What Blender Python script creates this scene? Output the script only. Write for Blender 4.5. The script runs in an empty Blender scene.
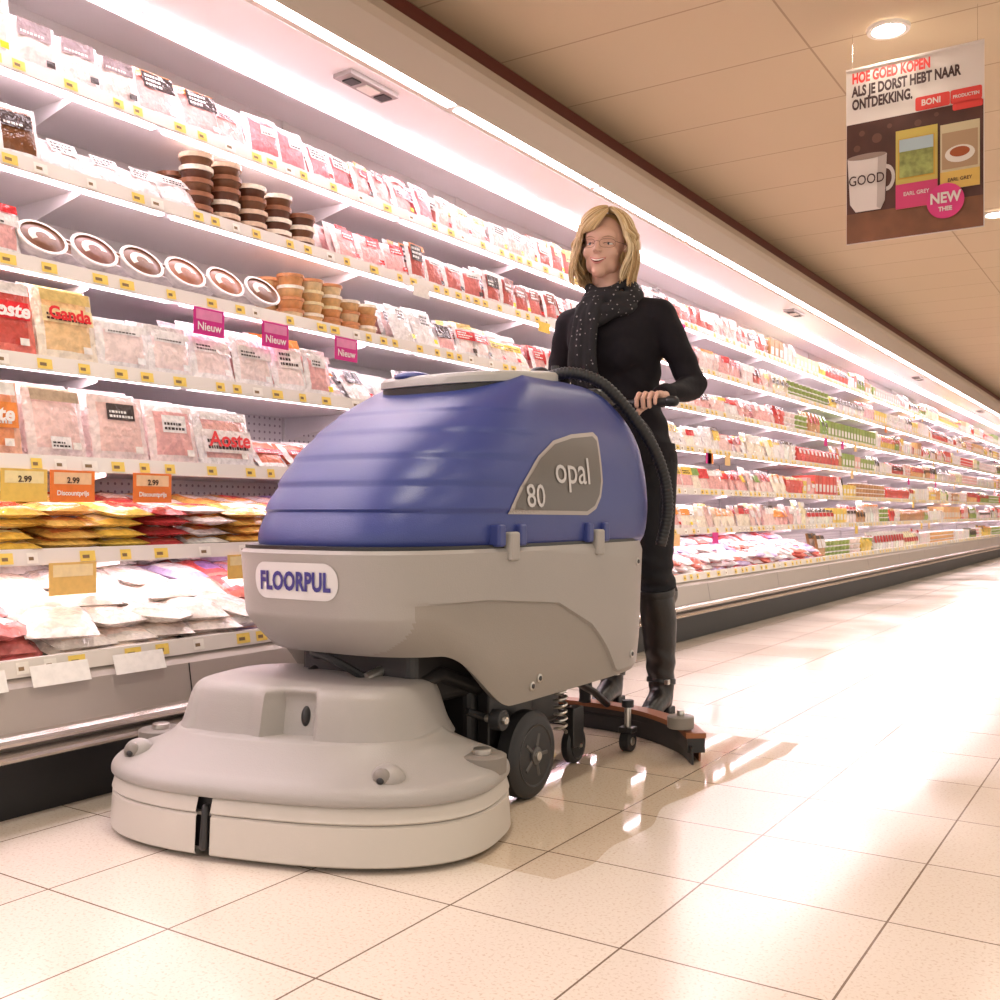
import bpy, bmesh, math, random
import numpy as np
from mathutils import Vector, Matrix
from mathutils.bvhtree import BVHTree
random.seed(7); np.random.seed(7)
scene = bpy.context.scene
COL = scene.collection
pi = math.pi

# ------------------------------------------------------------------ materials
def mat(name, color, rough=0.5, metal=0.0, coat=0.0, bump=0.0, bscale=60, emit=None, estr=0.0, vary=0.0, spec=0.5):
    m = bpy.data.materials.new(name); m.use_nodes = True
    nt = m.node_tree; b = nt.nodes['Principled BSDF']
    b.inputs['Base Color'].default_value = (*color, 1)
    b.inputs['Roughness'].default_value = rough
    b.inputs['Metallic'].default_value = metal
    b.inputs['Coat Weight'].default_value = coat
    b.inputs['Specular IOR Level'].default_value = spec
    if emit:
        b.inputs['Emission Color'].default_value = (*emit, 1)
        b.inputs['Emission Strength'].default_value = estr
    if bump > 0 or vary > 0:
        tc = nt.nodes.new('ShaderNodeTexCoord')
        n = nt.nodes.new('ShaderNodeTexNoise'); n.inputs['Scale'].default_value = bscale
        n.inputs['Detail'].default_value = 3
        nt.links.new(tc.outputs['Object'], n.inputs['Vector'])
        if bump > 0:
            bp = nt.nodes.new('ShaderNodeBump'); bp.inputs['Strength'].default_value = bump
            bp.inputs['Distance'].default_value = 0.01
            nt.links.new(n.outputs['Fac'], bp.inputs['Height'])
            nt.links.new(bp.outputs['Normal'], b.inputs['Normal'])
        if vary > 0:
            r = nt.nodes.new('ShaderNodeMix'); r.data_type = 'RGBA'
            r.inputs[6].default_value = (*[c*(1-vary) for c in color], 1)
            r.inputs[7].default_value = (*[min(1, c*(1+vary)) for c in color], 1)
            nt.links.new(n.outputs['Fac'], r.inputs[0])
            nt.links.new(r.outputs[2], b.inputs['Base Color'])
    return m

def tile_mat(name, c1, c2, grout, w, h, ox, oy, mortar, rough, speck=None, spec=0.5):
    m = mat(name, c1, rough, spec=spec); nt = m.node_tree; b = nt.nodes['Principled BSDF']
    tc = nt.nodes.new('ShaderNodeTexCoord'); mp = nt.nodes.new('ShaderNodeMapping')
    mp.vector_type = 'POINT'; mp.inputs['Location'].default_value = (-ox, -oy, 0)
    nt.links.new(tc.outputs['Object'], mp.inputs['Vector'])
    br = nt.nodes.new('ShaderNodeTexBrick'); br.offset = 0; br.squash = 1
    br.inputs['Scale'].default_value = 1; br.inputs['Brick Width'].default_value = w
    br.inputs['Row Height'].default_value = h; br.inputs['Mortar Size'].default_value = mortar
    br.inputs['Mortar Smooth'].default_value = 0.1; br.inputs['Bias'].default_value = 0
    br.inputs['Color1'].default_value = (*c1, 1); br.inputs['Color2'].default_value = (*c2, 1)
    br.inputs['Mortar'].default_value = (*grout, 1)
    nt.links.new(mp.outputs[0], br.inputs['Vector'])
    out = br.outputs['Color']
    if speck:
        n = nt.nodes.new('ShaderNodeTexNoise'); n.inputs['Scale'].default_value = speck[0]
        n.inputs['Detail'].default_value = 2
        nt.links.new(tc.outputs['Object'], n.inputs['Vector'])
        cr = nt.nodes.new('ShaderNodeValToRGB')
        cr.color_ramp.elements[0].position = 0.32; cr.color_ramp.elements[0].color = (*speck[1], 1)
        cr.color_ramp.elements[1].position = 0.45; cr.color_ramp.elements[1].color = (1, 1, 1, 1)
        nt.links.new(n.outputs['Fac'], cr.inputs['Fac'])
        mx = nt.nodes.new('ShaderNodeMix'); mx.data_type = 'RGBA'; mx.blend_type = 'MULTIPLY'
        mx.inputs[0].default_value = 1
        nt.links.new(out, mx.inputs[6]); nt.links.new(cr.outputs[0], mx.inputs[7]); out = mx.outputs[2]
        n2 = nt.nodes.new('ShaderNodeTexNoise'); n2.inputs['Scale'].default_value = 1.6
        nt.links.new(tc.outputs['Object'], n2.inputs['Vector'])
        mr = nt.nodes.new('ShaderNodeMapRange'); mr.inputs['From Min'].default_value = .35; mr.inputs['From Max'].default_value = .65
        mr.inputs['To Min'].default_value = rough*0.6
        mr.inputs['To Max'].default_value = rough*1.4
        nt.links.new(n2.outputs['Fac'], mr.inputs['Value'])
        # freshly mopped damp strip left along the machine's path (world Y beyond the machine, x about -1.6)
        sp = nt.nodes.new('ShaderNodeSeparateXYZ'); nt.links.new(tc.outputs['Object'], sp.inputs[0])
        def M(op, a, b2):
            q = nt.nodes.new('ShaderNodeMath'); q.operation = op
            for i, v in enumerate((a, b2)):
                if isinstance(v, (int, float)): q.inputs[i].default_value = v
                else: nt.links.new(v, q.inputs[i])
            return q.outputs[0]
        dx = M('ABSOLUTE', M('ADD', sp.outputs[0], 1.45), 0)
        wet = M('MULTIPLY', M('LESS_THAN', M('ADD', dx, M('MULTIPLY', n2.outputs['Fac'], .25)), .62), M('GREATER_THAN', sp.outputs[1], 1.7))
        wet = M('MULTIPLY', wet, M('LESS_THAN', sp.outputs[1], 3.1))
        rr = nt.nodes.new('ShaderNodeMix'); rr.data_type = 'FLOAT'
        nt.links.new(wet, rr.inputs[0]); nt.links.new(mr.outputs[0], rr.inputs[2]); rr.inputs[3].default_value = .045
        nt.links.new(rr.outputs[0], b.inputs['Roughness'])
        dk = nt.nodes.new('ShaderNodeMix'); dk.data_type = 'RGBA'; dk.blend_type = 'MULTIPLY'; dk.inputs[7].default_value = (.84, .78, .70, 1)
        nt.links.new(wet, dk.inputs[0]); nt.links.new(out, dk.inputs[6]); out = dk.outputs[2]
    nt.links.new(out, b.inputs['Base Color'])
    bp = nt.nodes.new('ShaderNodeBump'); bp.inputs['Strength'].default_value = 0.4; bp.inputs['Distance'].default_value = 0.003
    bp.invert = True
    nt.links.new(br.outputs['Fac'], bp.inputs['Height']); nt.links.new(bp.outputs[0], b.inputs['Normal'])
    return m

def attr_mat(name, rough=0.3, coat=0.3, bump=.35, lo=.86):
    m = mat(name, (1, 1, 1), rough, coat=coat); nt = m.node_tree; b = nt.nodes['Principled BSDF']
    a = nt.nodes.new('ShaderNodeAttribute'); a.attribute_name = 'col'
    tc = nt.nodes.new('ShaderNodeTexCoord')
    n = nt.nodes.new('ShaderNodeTexNoise'); n.inputs['Scale'].default_value = 55; n.inputs['Detail'].default_value = 2
    nt.links.new(tc.outputs['Object'], n.inputs['Vector'])
    cr = nt.nodes.new('ShaderNodeMapRange'); cr.inputs['From Min'].default_value = .35; cr.inputs['From Max'].default_value = .6
    cr.inputs['To Min'].default_value = lo; cr.inputs['To Max'].default_value = 1.06
    nt.links.new(n.outputs['Fac'], cr.inputs['Value'])
    mx = nt.nodes.new('ShaderNodeMix'); mx.data_type = 'RGBA'; mx.blend_type = 'MULTIPLY'; mx.inputs[0].default_value = 1
    nt.links.new(a.outputs['Color'], mx.inputs[6]); nt.links.new(cr.outputs[0], mx.inputs[7])
    nt.links.new(mx.outputs[2], b.inputs['Base Color'])
    if bump:
        bp = nt.nodes.new('ShaderNodeBump'); bp.inputs['Strength'].default_value = bump; bp.inputs['Distance'].default_value = .006
        nt.links.new(n.outputs['Fac'], bp.inputs['Height']); nt.links.new(bp.outputs[0], b.inputs['Normal'])
    return m

# ------------------------------------------------------------------ object helpers
def empty(name, loc=(0, 0, 0)):
    e = bpy.data.objects.new(name, None); e.location = loc; COL.objects.link(e); e.empty_display_size = .1
    return e
def obj_from(name, verts, faces, material=None, parent=None, smooth=False, angle=40, mats=None, fm=None):
    me = bpy.data.meshes.new(name)
    me.from_pydata([tuple(v) for v in verts], [], faces); me.update()
    if material: me.materials.append(material)
    if smooth:
        me.polygons.foreach_set('use_smooth', [True]*len(me.polygons))
        if angle: me.set_sharp_from_angle(angle=math.radians(angle))
    o = bpy.data.objects.new(name, me); COL.objects.link(o)
    if parent: o.parent = parent
    return o
def box(name, x0, x1, y0, y1, z0, z1, material, parent=None, bevel=0.0):
    v = [(x, y, z) for x in (x0, x1) for y in (y0, y1) for z in (z0, z1)]
    f = [(0, 1, 3, 2), (4, 6, 7, 5), (0, 4, 5, 1), (2, 3, 7, 6), (0, 2, 6, 4), (1, 5, 7, 3)]
    o = obj_from(name, v, f, material, parent)
    if bevel:
        b = o.modifiers.new('b', 'BEVEL'); b.width = bevel; b.segments = 3
    return o
def loft(rings, caps=True):
    v = []; f = []; n = len(rings[0])
    for r in rings: v += [tuple(p) for p in r]
    for i in range(len(rings)-1):
        for j in range(n):
            a = i*n+j; b = i*n+(j+1) % n
            f.append((a, b, b+n, a+n))
    if caps:
        for idx, ring in ((0, rings[0]), (len(rings)-1, rings[-1])):
            c = tuple(np.mean(np.array([tuple(p) for p in ring]), axis=0)); v.append(c); ci = len(v)-1
            for j in range(n):
                a = idx*n+j; b = idx*n+(j+1) % n
                f.append((b, a, ci) if idx == 0 else (a, b, ci))
    return v, f
def sring(cx, cy, hx, hf, hb, n, z, N=96, nb=None):
    out = []
    for i in range(N):
        t = 2*pi*i/N; c = math.cos(t); s = math.sin(t)
        q = n if (s < 0 or nb is None) else nb
        x = math.copysign(abs(c)**(2/q), c); y = math.copysign(abs(s)**(2/q), s)
        out.append((cx+hx*x, cy+(hf if y < 0 else hb)*y, z))
    return out
def merge(parts):
    V = []; F = []
    for v, f in parts:
        o = len(V); V += list(v); F += [tuple(i+o for i in q) for q in f]
    return V, F
def tcap(p1, p2, r1, r2, N=18, sx=1.0):
    p1 = Vector(p1); p2 = Vector(p2); ax = (p2-p1); L = ax.length; ax = ax.normalized() if L > 1e-6 else Vector((0, 0, 1))
    up = Vector((1, 0, 0)) if abs(ax.x) < .9 else Vector((0, 1, 0))
    u = (up-ax*up.dot(ax)).normalized(); w = ax.cross(u)
    rings = []
    for k in range(1, 6):
        a = pi/2*k/5; rings.append((-r1*math.cos(a), r1*math.sin(a)))
    for k in range(0, 5):
        a = pi/2*k/5; rings.append((L+r2*math.sin(a), r2*math.cos(a)))
    R = []
    for t, r in rings:
        R.append([p1+ax*t+u*(r*sx*math.cos(2*pi*i/N))+w*(r*math.sin(2*pi*i/N)) for i in range(N)])
    return loft(R)
def ellip(c, r, N=20, M=12, rot=None):
    R = []
    for k in range(1, M):
        a = pi*k/M
        ring = []
        for i in range(N):
            p = Vector((r[0]*math.sin(a)*math.cos(2*pi*i/N), r[1]*math.sin(a)*math.sin(2*pi*i/N), -r[2]*math.cos(a)))
            if rot: p = rot @ p
            ring.append(Vector(c)+p)
        R.append(ring)
    return loft(R)
def catmull(pts, n):
    P = [np.array(p, float) for p in pts]; P = [2*P[0]-P[1]]+P+[2*P[-1]-P[-2]]
    out = []
    for i in range(1, len(P)-2):
        for k in range(n):
            t = k/n
            out.append(.5*((2*P[i])+(-P[i-1]+P[i+1])*t+(2*P[i-1]-5*P[i]+4*P[i+1]-P[i+2])*t*t+(-P[i-1]+3*P[i]-3*P[i+1]+P[i+2])*t**3))
    out.append(P[-2]); return out
def sweep(pts, rf, N=12, flat=1.0):
    P = [Vector(p) for p in pts]; R = []; u = None
    for i, p in enumerate(P):
        a = (P[min(i+1, len(P)-1)]-P[max(i-1, 0)]).normalized()
        if u is None:
            up = Vector((0, 0, 1)) if abs(a.z) < .9 else Vector((1, 0, 0))
            u = (up-a*up.dot(a)).normalized()
        else: u = (u-a*u.dot(a)).normalized()
        w = a.cross(u); r = rf(i/(len(P)-1)) if callable(rf) else rf
        R.append([p+u*(r*math.cos(2*pi*j/N))+w*(r*flat*math.sin(2*pi*j/N)) for j in range(N)])
    return loft(R)
def cyl(p1, p2, r, N=32, prof=None):
    p1 = Vector(p1); p2 = Vector(p2); ax = p2-p1
    d = ax.normalized(); up = Vector((0, 0, 1)) if abs(d.z) < .9 else Vector((1, 0, 0))
    u = (up-d*up.dot(d)).normalized(); w = d.cross(u)
    if prof is None: prof = [(0, r*.93), (.06, r), (.94, r), (1, r*.93)]
    R = [[p1+ax*t+u*(rr*math.cos(2*pi*j/N))+w*(rr*math.sin(2*pi*j/N)) for j in range(N)] for t, rr in prof]
    return loft(R)
def remesh(name, parts, voxel, smooth_it, material=None, parent=None):
    v, f = merge(parts)
    o = obj_from(name+'_tmp', v, f)
    bm = bmesh.new(); bm.from_mesh(o.data); bmesh.ops.recalc_face_normals(bm, faces=bm.faces); bm.to_mesh(o.data); bm.free()
    m = o.modifiers.new('r', 'REMESH'); m.mode = 'VOXEL'; m.voxel_size = voxel; m.use_smooth_shade = True
    s = o.modifiers.new('s', 'SMOOTH'); s.factor = .5; s.iterations = smooth_it
    dg = bpy.context.evaluated_depsgraph_get(); dg.update()
    me = bpy.data.meshes.new_from_object(o.evaluated_get(dg))
    bpy.data.objects.remove(o)
    me.name = name; me.materials.clear()
    if material: me.materials.append(material)
    me.polygons.foreach_set('use_smooth', [True]*len(me.polygons))
    o = bpy.data.objects.new(name, me); COL.objects.link(o)
    if parent: o.parent = parent
    return o
def get_arr(me, attr):
    n = len(me.vertices); a = np.empty(n*3, dtype=np.float32); me.vertices.foreach_get(attr, a); return a.reshape(-1, 3)
def bvh_of(o):
    bm = bmesh.new(); bm.from_mesh(o.data); t = BVHTree.FromBMesh(bm); bm.free(); return t
def text_mesh(body, size, bold=0.0, align='CENTER', shear=0.0, spacing=1.0):
    c = bpy.data.curves.new('t', 'FONT'); c.body = body; c.size = size; c.offset = bold; c.align_x = align; c.shear = shear
    c.space_character = spacing; c.resolution_u = 3
    o = bpy.data.objects.new('t', c); COL.objects.link(o)
    dg = bpy.context.evaluated_depsgraph_get(); dg.update()
    me = bpy.data.meshes.new_from_object(o.evaluated_get(dg))
    bpy.data.objects.remove(o)
    v = [tuple(p.co) for p in me.vertices]; f = [tuple(p.vertices) for p in me.polygons]
    return v, f
def project(name, v, f, origin_map, direction, bvh, off, material, parent, sub=0.0):
    bm = bmesh.new()
    vs = [bm.verts.new((p[0], p[1], 0)) for p in v]
    for q in f:
        try: bm.faces.new([vs[i] for i in q])
        except Exception: pass
    if sub:
        bmesh.ops.triangulate(bm, faces=bm.faces)
        for _ in range(5):
            e = [e for e in bm.edges if e.calc_length() > sub]
            if not e: break
            bmesh.ops.subdivide_edges(bm, edges=e, cuts=1)
            bmesh.ops.triangulate(bm, faces=bm.faces)
    d = Vector(direction).normalized()
    for vv in bm.verts:
        o = Vector(origin_map(vv.co.x, vv.co.y)); h = bvh.ray_cast(o, d)
        vv.co = (h[0] if h[0] else o+d*0.0) - d*off
    me = bpy.data.meshes.new(name); bm.to_mesh(me); bm.free(); me.materials.append(material)
    o = bpy.data.objects.new(name, me); COL.objects.link(o); o.parent = parent
    return o
def rrect(w, h, r, n=8, cx=0, cy=0):
    out = []
    for (sx, sy, a0) in ((1, 1, 0), (-1, 1, 90), (-1, -1, 180), (1, -1, 270)):
        for k in range(n+1):
            a = math.radians(a0+90*k/n)
            out.append((cx+sx*(w/2-r)+r*math.cos(a), cy+sy*(h/2-r)+r*math.sin(a)))
    return out

# ------------------------------------------------------------------ camera (eye 0.70 m, low)
H = 0.70; FPX = 1030.0; YAW = math.atan(670/1030)
cd = bpy.data.cameras.new('camera'); cam = bpy.data.objects.new('camera', cd); COL.objects.link(cam)
cd.sensor_width = 36; cd.lens = FPX*36/1000; cd.shift_y = .012; cd.clip_start = .05
cam.location = (0, 0, H); cam.rotation_euler = (pi/2, 0, YAW); scene.camera = cam
scene.view_settings.view_transform = 'Standard'
scene.view_settings.exposure = 0.34

# ------------------------------------------------------------------ room
CEIL = 2.70
Y0, Y1 = -2.5, 27.0
m_floor = tile_mat('floor_tiles', (.72, .64, .555), (.755, .675, .59), (.20, .14, .10), .335, .345, -.74, 1.49, .0020, .17, speck=(170, (.83, .76, .70)))
m_ceil = tile_mat('ceiling_tiles', (.56, .45, .30), (.575, .465, .31), (.38, .28, .18), 1.2, .6, -2.5, .25, .005, .8)
m_wall = mat('wall_paint', (.72, .62, .5), .7, bump=.1)
m_trim = mat('trim_brown', (.13, .025, .014), .45, bump=.05)
def plane(name, c, m, parent=None):
    return obj_from(name, c, [(0, 1, 2, 3)], m, parent)
plane('floor', [(-3.3, Y0, 0), (6, Y0, 0), (6, Y1, 0), (-3.3, Y1, 0)], m_floor)
plane('ceiling', [(-3.3, Y0, CEIL), (-3.3, Y1, CEIL), (6, Y1, CEIL), (6, Y0, CEIL)], m_ceil)
box('wall_left', -3.4, -3.3, Y0, Y1, 0, CEIL, m_wall)
box('wall_back', -3.4, 6.0, Y1, Y1+.1, 0, CEIL, m_wall)
box('trim_1', -2.62, -2.50, Y0, Y1, 2.54, CEIL-.001, m_trim)

# ------------------------------------------------------------------ refrigerated case
case = empty('refrigerated_display_case', (-2.7, 5, 0))
def cchild(o):
    o.parent = case; o.matrix_parent_inverse = Matrix.Translation((2.7, -5, 0)); return o
m_white = mat('case_white_enamel', (.88, .83, .84), .35)
m_panel = mat('case_front_panel', (.46, .41, .375), .3, metal=.25, bump=.02)
m_canopy = mat('canopy_beige', (.50, .42, .35), .35, metal=.1)
m_steel = mat('bumper_steel', (.66, .60, .56), .22, metal=.8)
m_black = mat('kick_black', (.012, .012, .013), .5)
m_rail = mat('price_rail', (.84, .79, .74), .25)
m_led = mat('led_strip', (1, 1, 1), .5, emit=(1.0, .86, .93), estr=24)
m_led2 = mat('led_strip_shelf', (1, 1, 1), .5, emit=(1.0, .84, .92), estr=12)
def prism(name, prof, y0, y1, m, cap=True):
    n = len(prof)
    v = [(-L, y0, z) for L, z in prof]+[(-L, y1, z) for L, z in prof]
    f = [(i, (i+1) % n, (i+1) % n+n, i+n) for i in range(n)]
    f += [tuple(range(n-1, -1, -1)), tuple(range(n, 2*n))]
    o = obj_from(name, v, f, m)
    bm = bmesh.new(); bm.from_mesh(o.data); bmesh.ops.recalc_face_normals(bm, faces=bm.faces); bm.to_mesh(o.data); bm.free()
    return cchild(o)
CY0, CY1 = -1.5, 26.5
prism('kick_plate', [(2.215, 0), (2.215, .15), (3.1, .15), (3.1, 0)], CY0, CY1, m_black)
prism('base_front', [(2.17, .205), (2.185, .30), (2.215, .325), (2.30, .325), (2.30, .15), (2.18, .15)], CY0, CY1, m_panel)
bp = [(2.165 - .035*math.cos(a), .190+.016*math.sin(a)) for a in np.linspace(0, 2*pi, 14)[:-1]]
prism('bumper_rail_upper', bp, CY0, CY1, m_steel)
bp = [(2.165 - .04*math.cos(a), .155+.014*math.sin(a)) for a in np.linspace(0, 2*pi, 14)[:-1]]
prism('bumper_rail_lower', bp, CY0, CY1, m_steel)
prism('deck_lip', [(2.20, .322), (2.205, .362), (2.225, .362), (2.235, .33)], CY0, CY1, m_rail)
prism('deck', [(2.225, .28), (2.225, .335), (3.1, .335), (3.1, .28)], CY0, CY1, m_white)
V = []; F = []
for k in range(23):
    y = 1.90-2.5+1.22*k
    vv, ff = ([(-2.168, y, .207), (-2.1835, y, .30), (-2.1835, y+.004, .30), (-2.168, y+.004, .207)], [(0, 1, 2, 3)])
    o = len(V); V += vv; F += [tuple(i+o for i in q) for q in ff]
cchild(obj_from('base_seams', V, F, m_black))
m_peg = mat('pegboard', (.86, .80, .81), .5); nt = m_peg.node_tree
tc = nt.nodes.new('ShaderNodeTexCoord'); sp = nt.nodes.new('ShaderNodeSeparateXYZ'); nt.links.new(tc.outputs['Object'], sp.inputs[0])
def mth(op, a, b=None):
    n = nt.nodes.new('ShaderNodeMath'); n.operation = op
    for i, x in enumerate((a, b)):
        if x is None: continue
        if isinstance(x, (int, float)): n.inputs[i].default_value = x
        else: nt.links.new(x, n.inputs[i])
    return n.outputs[0]
fy = mth('SUBTRACT', mth('FRACT', mth('MULTIPLY', sp.outputs[1], 1/.028)), .5)
fz = mth('SUBTRACT', mth('FRACT', mth('MULTIPLY', sp.outputs[2], 1/.028)), .5)
dd = mth('LESS_THAN', mth('ADD', mth('MULTIPLY', fy, fy), mth('MULTIPLY', fz, fz)), .03)
dd = mth('MULTIPLY', dd, mth('LESS_THAN', sp.outputs[2], 1.1))
mx = nt.nodes.new('ShaderNodeMix'); mx.data_type = 'RGBA'; mx.inputs[6].default_value = (.88, .82, .83, 1); mx.inputs[7].default_value = (.42, .34, .37, 1)
nt.links.new(dd, mx.inputs[0]); nt.links.new(mx.outputs[2], nt.nodes['Principled BSDF'].inputs['Base Color'])
prism('back_panel', [(3.05, .3), (3.05, 2.4), (3.1, 2.4), (3.1, .3)], CY0, CY1, m_peg)
SH = [(2.44, .600), (2.50, .845), (2.54, 1.115), (2.58, 1.385), (2.62, 1.665), (2.66, 1.945)]
for i, (L, z) in enumerate(SH):
    prism('shelf_%d' % (i+1), [(L, z-.022), (L, z), (3.05, z), (3.05, z-.03)], CY0, CY1, m_white)
    prism('price_rail_%d' % (i+1), [(L-.012, z-.036), (L-.004, z+.006), (L, z+.006), (L, z-.036)], CY0, CY1, m_rail)
    V = []; F = []
    y = CY0
    while y < CY1-1.2:
        o = len(V); V += [(-L-.03, y+.02, z-.031), (-L-.055, y+.02, z-.031), (-L-.055, y+1.2, z-.031), (-L-.03, y+1.2, z-.031)]
        F.append((o, o+1, o+2, o+3)); y += 1.22
    cchild(obj_from('shelf_light_%d' % (i+1), V, F, m_led2))
V = []; F = []
for k in range(23):
    y = 1.90-2.5+1.22*k
    vv, ff = merge([([(-3.049, y-.012, .34), (-3.04, y-.012, .34), (-3.04, y-.012, 2.3), (-3.049, y-.012, 2.3), (-3.049, y+.012, .34), (-3.04, y+.012, .34), (-3.04, y+.012, 2.3), (-3.049, y+.012, 2.3)],
                    [(0, 1, 2, 3), (4, 5, 6, 7), (1, 5, 6, 2)])])
    o = len(V); V += vv; F += [tuple(i+o for i in q) for q in ff]
    for L, z in SH:
        o = len(V); V += [(-3.04, y, z-.03), (-L-.03, y, z-.03), (-L-.03, y, z-.045), (-3.04, y, z-.12)]; F.append((o, o+1, o+2, o+3))
cchild(obj_from('uprights_and_brackets', V, F, m_white))
prism('canopy', [(2.33, 2.47), (2.335, 2.435), (2.385, 2.345), (2.39, 2.33), (3.1, 2.33), (3.1, 2.53), (2.36, 2.53)], CY0, CY1, m_canopy)
prism('canopy_liner', [(2.47, 2.326), (2.47, 2.3295), (3.05, 2.3295), (3.05, 2.30)], CY0, CY1, m_white)
for nm, La, Lb, zz in (('canopy_light_front', 2.395, 2.44, 2.3275), ('canopy_light_inner', 2.74, 2.78, 2.31)):
    V = []; F = []; y = CY0
    while y < CY1-1.2:
        o = len(V); V += [(-La, y+.02, zz), (-Lb, y+.02, zz), (-Lb, y+1.2, zz), (-La, y+1.2, zz)]
        F.append((o, o+1, o+2, o+3)); y += 1.22
    cchild(obj_from(nm, V, F, m_led))
prism('light_diffuser_lip', [(2.785, 2.27), (2.785, 2.315), (2.795, 2.315), (2.795, 2.27)], CY0, CY1, m_white)
m_pan = mat('control_panel_grey', (.30, .26, .25), .4)
for k, y in enumerate((3.0, 8.3, 13.2, 18.1)):
    cchild(box('control_panel_%d' % (k+1), -2.60, -2.51, y-.14, y+.14, 2.305, 2.327, m_pan, bevel=.004))
    for j, (a, b) in enumerate(((-.11, -.06), (-.03, .05), (.07, .12))):
        cchild(box('panel_window_%d_%d' % (k+1, j), -2.58, -2.53, y+a, y+b, 2.300, 2.306, m_black if j != 1 else m_rail))

# ------------------------------------------------------------------ products
class Acc:
    def __init__(s): s.v = []; s.f = []; s.c = []
    def add(s, verts, faces, cols):
        o = len(s.v); s.v += verts; s.f += [tuple(i+o for i in q) for q in faces]
        s.c += cols if isinstance(cols, list) else [cols]*len(faces)
    def make(s, name, m, smooth=False):
        o = obj_from(name, s.v, s.f, m, smooth=smooth, angle=50)
        me = o.data; a = me.attributes.new('col', 'FLOAT_COLOR', 'CORNER')
        tot = np.array([len(q) for q in s.f]); arr = np.repeat(np.array([(*c, 1) for c in s.c], dtype=np.float32), tot, axis=0)
        a.data.foreach_set('color', arr.ravel()); return o
def jit(c, k=.08):
    r = 1+random.uniform(-k, k); return tuple(max(0, min(1, x*r*(1+random.uniform(-k/2, k/2)))) for x in c)
def xf(y, L, z, tilt, yaw=0.0):
    ct, st = math.cos(tilt), math.sin(tilt); cy, sy = math.cos(yaw), math.sin(yaw)
    def f(a, b, c):
        b2 = b*ct - c*st; c2 = b*st + c*ct
        return (-L + b2*cy + a*sy, y + a*cy - b2*sy, z + c2)
    return f
def style(w, h, label):
    s = dict(lw=w*random.uniform(.45, .95), lh=h*random.uniform(.18, .45), c0=h*random.uniform(.35, .55), a=random.uniform(-1, 1), label=label, n=random.randint(1, 3),
             ws=[random.uniform(.3, .8) for _ in range(3)], spot=random.random() < .6, sc=random.choice([(.9, .75, .05), (.9, .9, .9), (.7, .02, .02), (.08, .06, .06)]), head=random.random() < .5,
             hc=random.choice([(.75, .04, .05), (.10, .08, .08), (.88, .85, .82), (.85, .3, .08), (.75, .55, .2)]))
    return s
def pack(A, y, L, z, w, h, meat, film, st, tilt=.25, near=True, yaw=0, thick=.018):
    T = xf(y, L, z, tilt, yaw); n = 8 if near else 3
    if not isinstance(st, dict): st = style(w, h, st)
    label = st['label']; dark = (.06, .045, .045)
    V = []; Fc = []; C = []
    for j in range(n+1):
        for i in range(n+1):
            a = i/n*2-1; c = j/n
            bul = max(0, (1-abs(a)**3)*(1-abs(2*c-1)**3))
            V.append(T(a*w/2, .002+thick*bul + (random.uniform(-.0022, .0022) if near else 0), c*h))
    for j in range(n):
        for i in range(n):
            Fc.append((j*(n+1)+i, j*(n+1)+i+1, (j+1)*(n+1)+i+1, (j+1)*(n+1)+i))
            C.append(film if near and (i in (0, n-1) or j in (0, n-1)) else meat)
    A.add(V, Fc, C)
    bt = .004+thick
    lw, lh, c0 = st['lw'], st['lh'], st['c0']; lh = min(lh, h*.93-c0)
    a0 = st['a']*(w*.9-lw)*.5
    A.add([T(a0-lw/2, bt, c0), T(a0+lw/2, bt, c0), T(a0+lw/2, bt, c0+lh), T(a0-lw/2, bt, c0+lh)], [(0, 1, 2, 3)], label)
    if st['head']:
        A.add([T(-w*.42, bt-.0008, h*.80), T(w*.42, bt-.0008, h*.80), T(w*.42, bt-.004, h*.97), T(-w*.42, bt-.004, h*.97)], [(0, 1, 2, 3)], st['hc'])
    if near:
        dl = dark if sum(label) > 1.4 else (.92, .9, .88)
        for k in range(st['n']):
            ww = lw*st['ws'][k]; cc = c0+lh*(.15+.27*k); x0 = a0-lw*.42
            x = x0
            while x < x0+ww:
                s = random.uniform(.004, .012); e = min(x+s, x0+lw*.84)
                A.add([T(x, bt+.001, cc), T(e, bt+.001, cc), T(e, bt+.001, cc+lh*.15), T(x, bt+.001, cc+lh*.15)], [(0, 1, 2, 3)], dl); x += s+.003
        if st['spot']:
            s = .02; A.add([T(w*.2, bt, h*.1), T(w*.2+s*1.3, bt, h*.1), T(w*.2+s*1.3, bt, h*.1+s), T(w*.2, bt, h*.1+s)], [(0, 1, 2, 3)], st['sc'])
def bx(A, y, L, z, w, d, h, col, top=None, tilt=0, yaw=0):
    T = xf(y, L, z, tilt, yaw)
    v = [T(a, b, c) for a in (-w/2, w/2) for b in (-d, 0) for c in (0, h)]
    A.add(v, [(0, 1, 3, 2), (4, 6, 7, 5), (0, 4, 5, 1), (2, 3, 7, 6), (1, 5, 7, 3)], [col, col, col, col, top or col])
def tub(A, y, L, z, r, h, body, lid, N=14, lidh=.18):
    prof = [(0, r*.80, body), (.02, r*.83, body), (1-lidh, r*.95, body), (1-lidh, r*1.04, lid), (.97, r*1.04, lid), (1, r*.96, lid), (1, .001, lid)]
    V = []; Fc = []; C = []
    for t, rr, c in prof:
        for i in range(N): V.append((-L-r+rr*math.cos(2*pi*i/N), y+rr*math.sin(2*pi*i/N), z+h*t))
    for k in range(len(prof)-1):
        for i in range(N):
            Fc.append((k*N+i, k*N+(i+1) % N, (k+1)*N+(i+1) % N, (k+1)*N+i)); C.append(prof[k+1][2])
    A.add(V, Fc, C)
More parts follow.
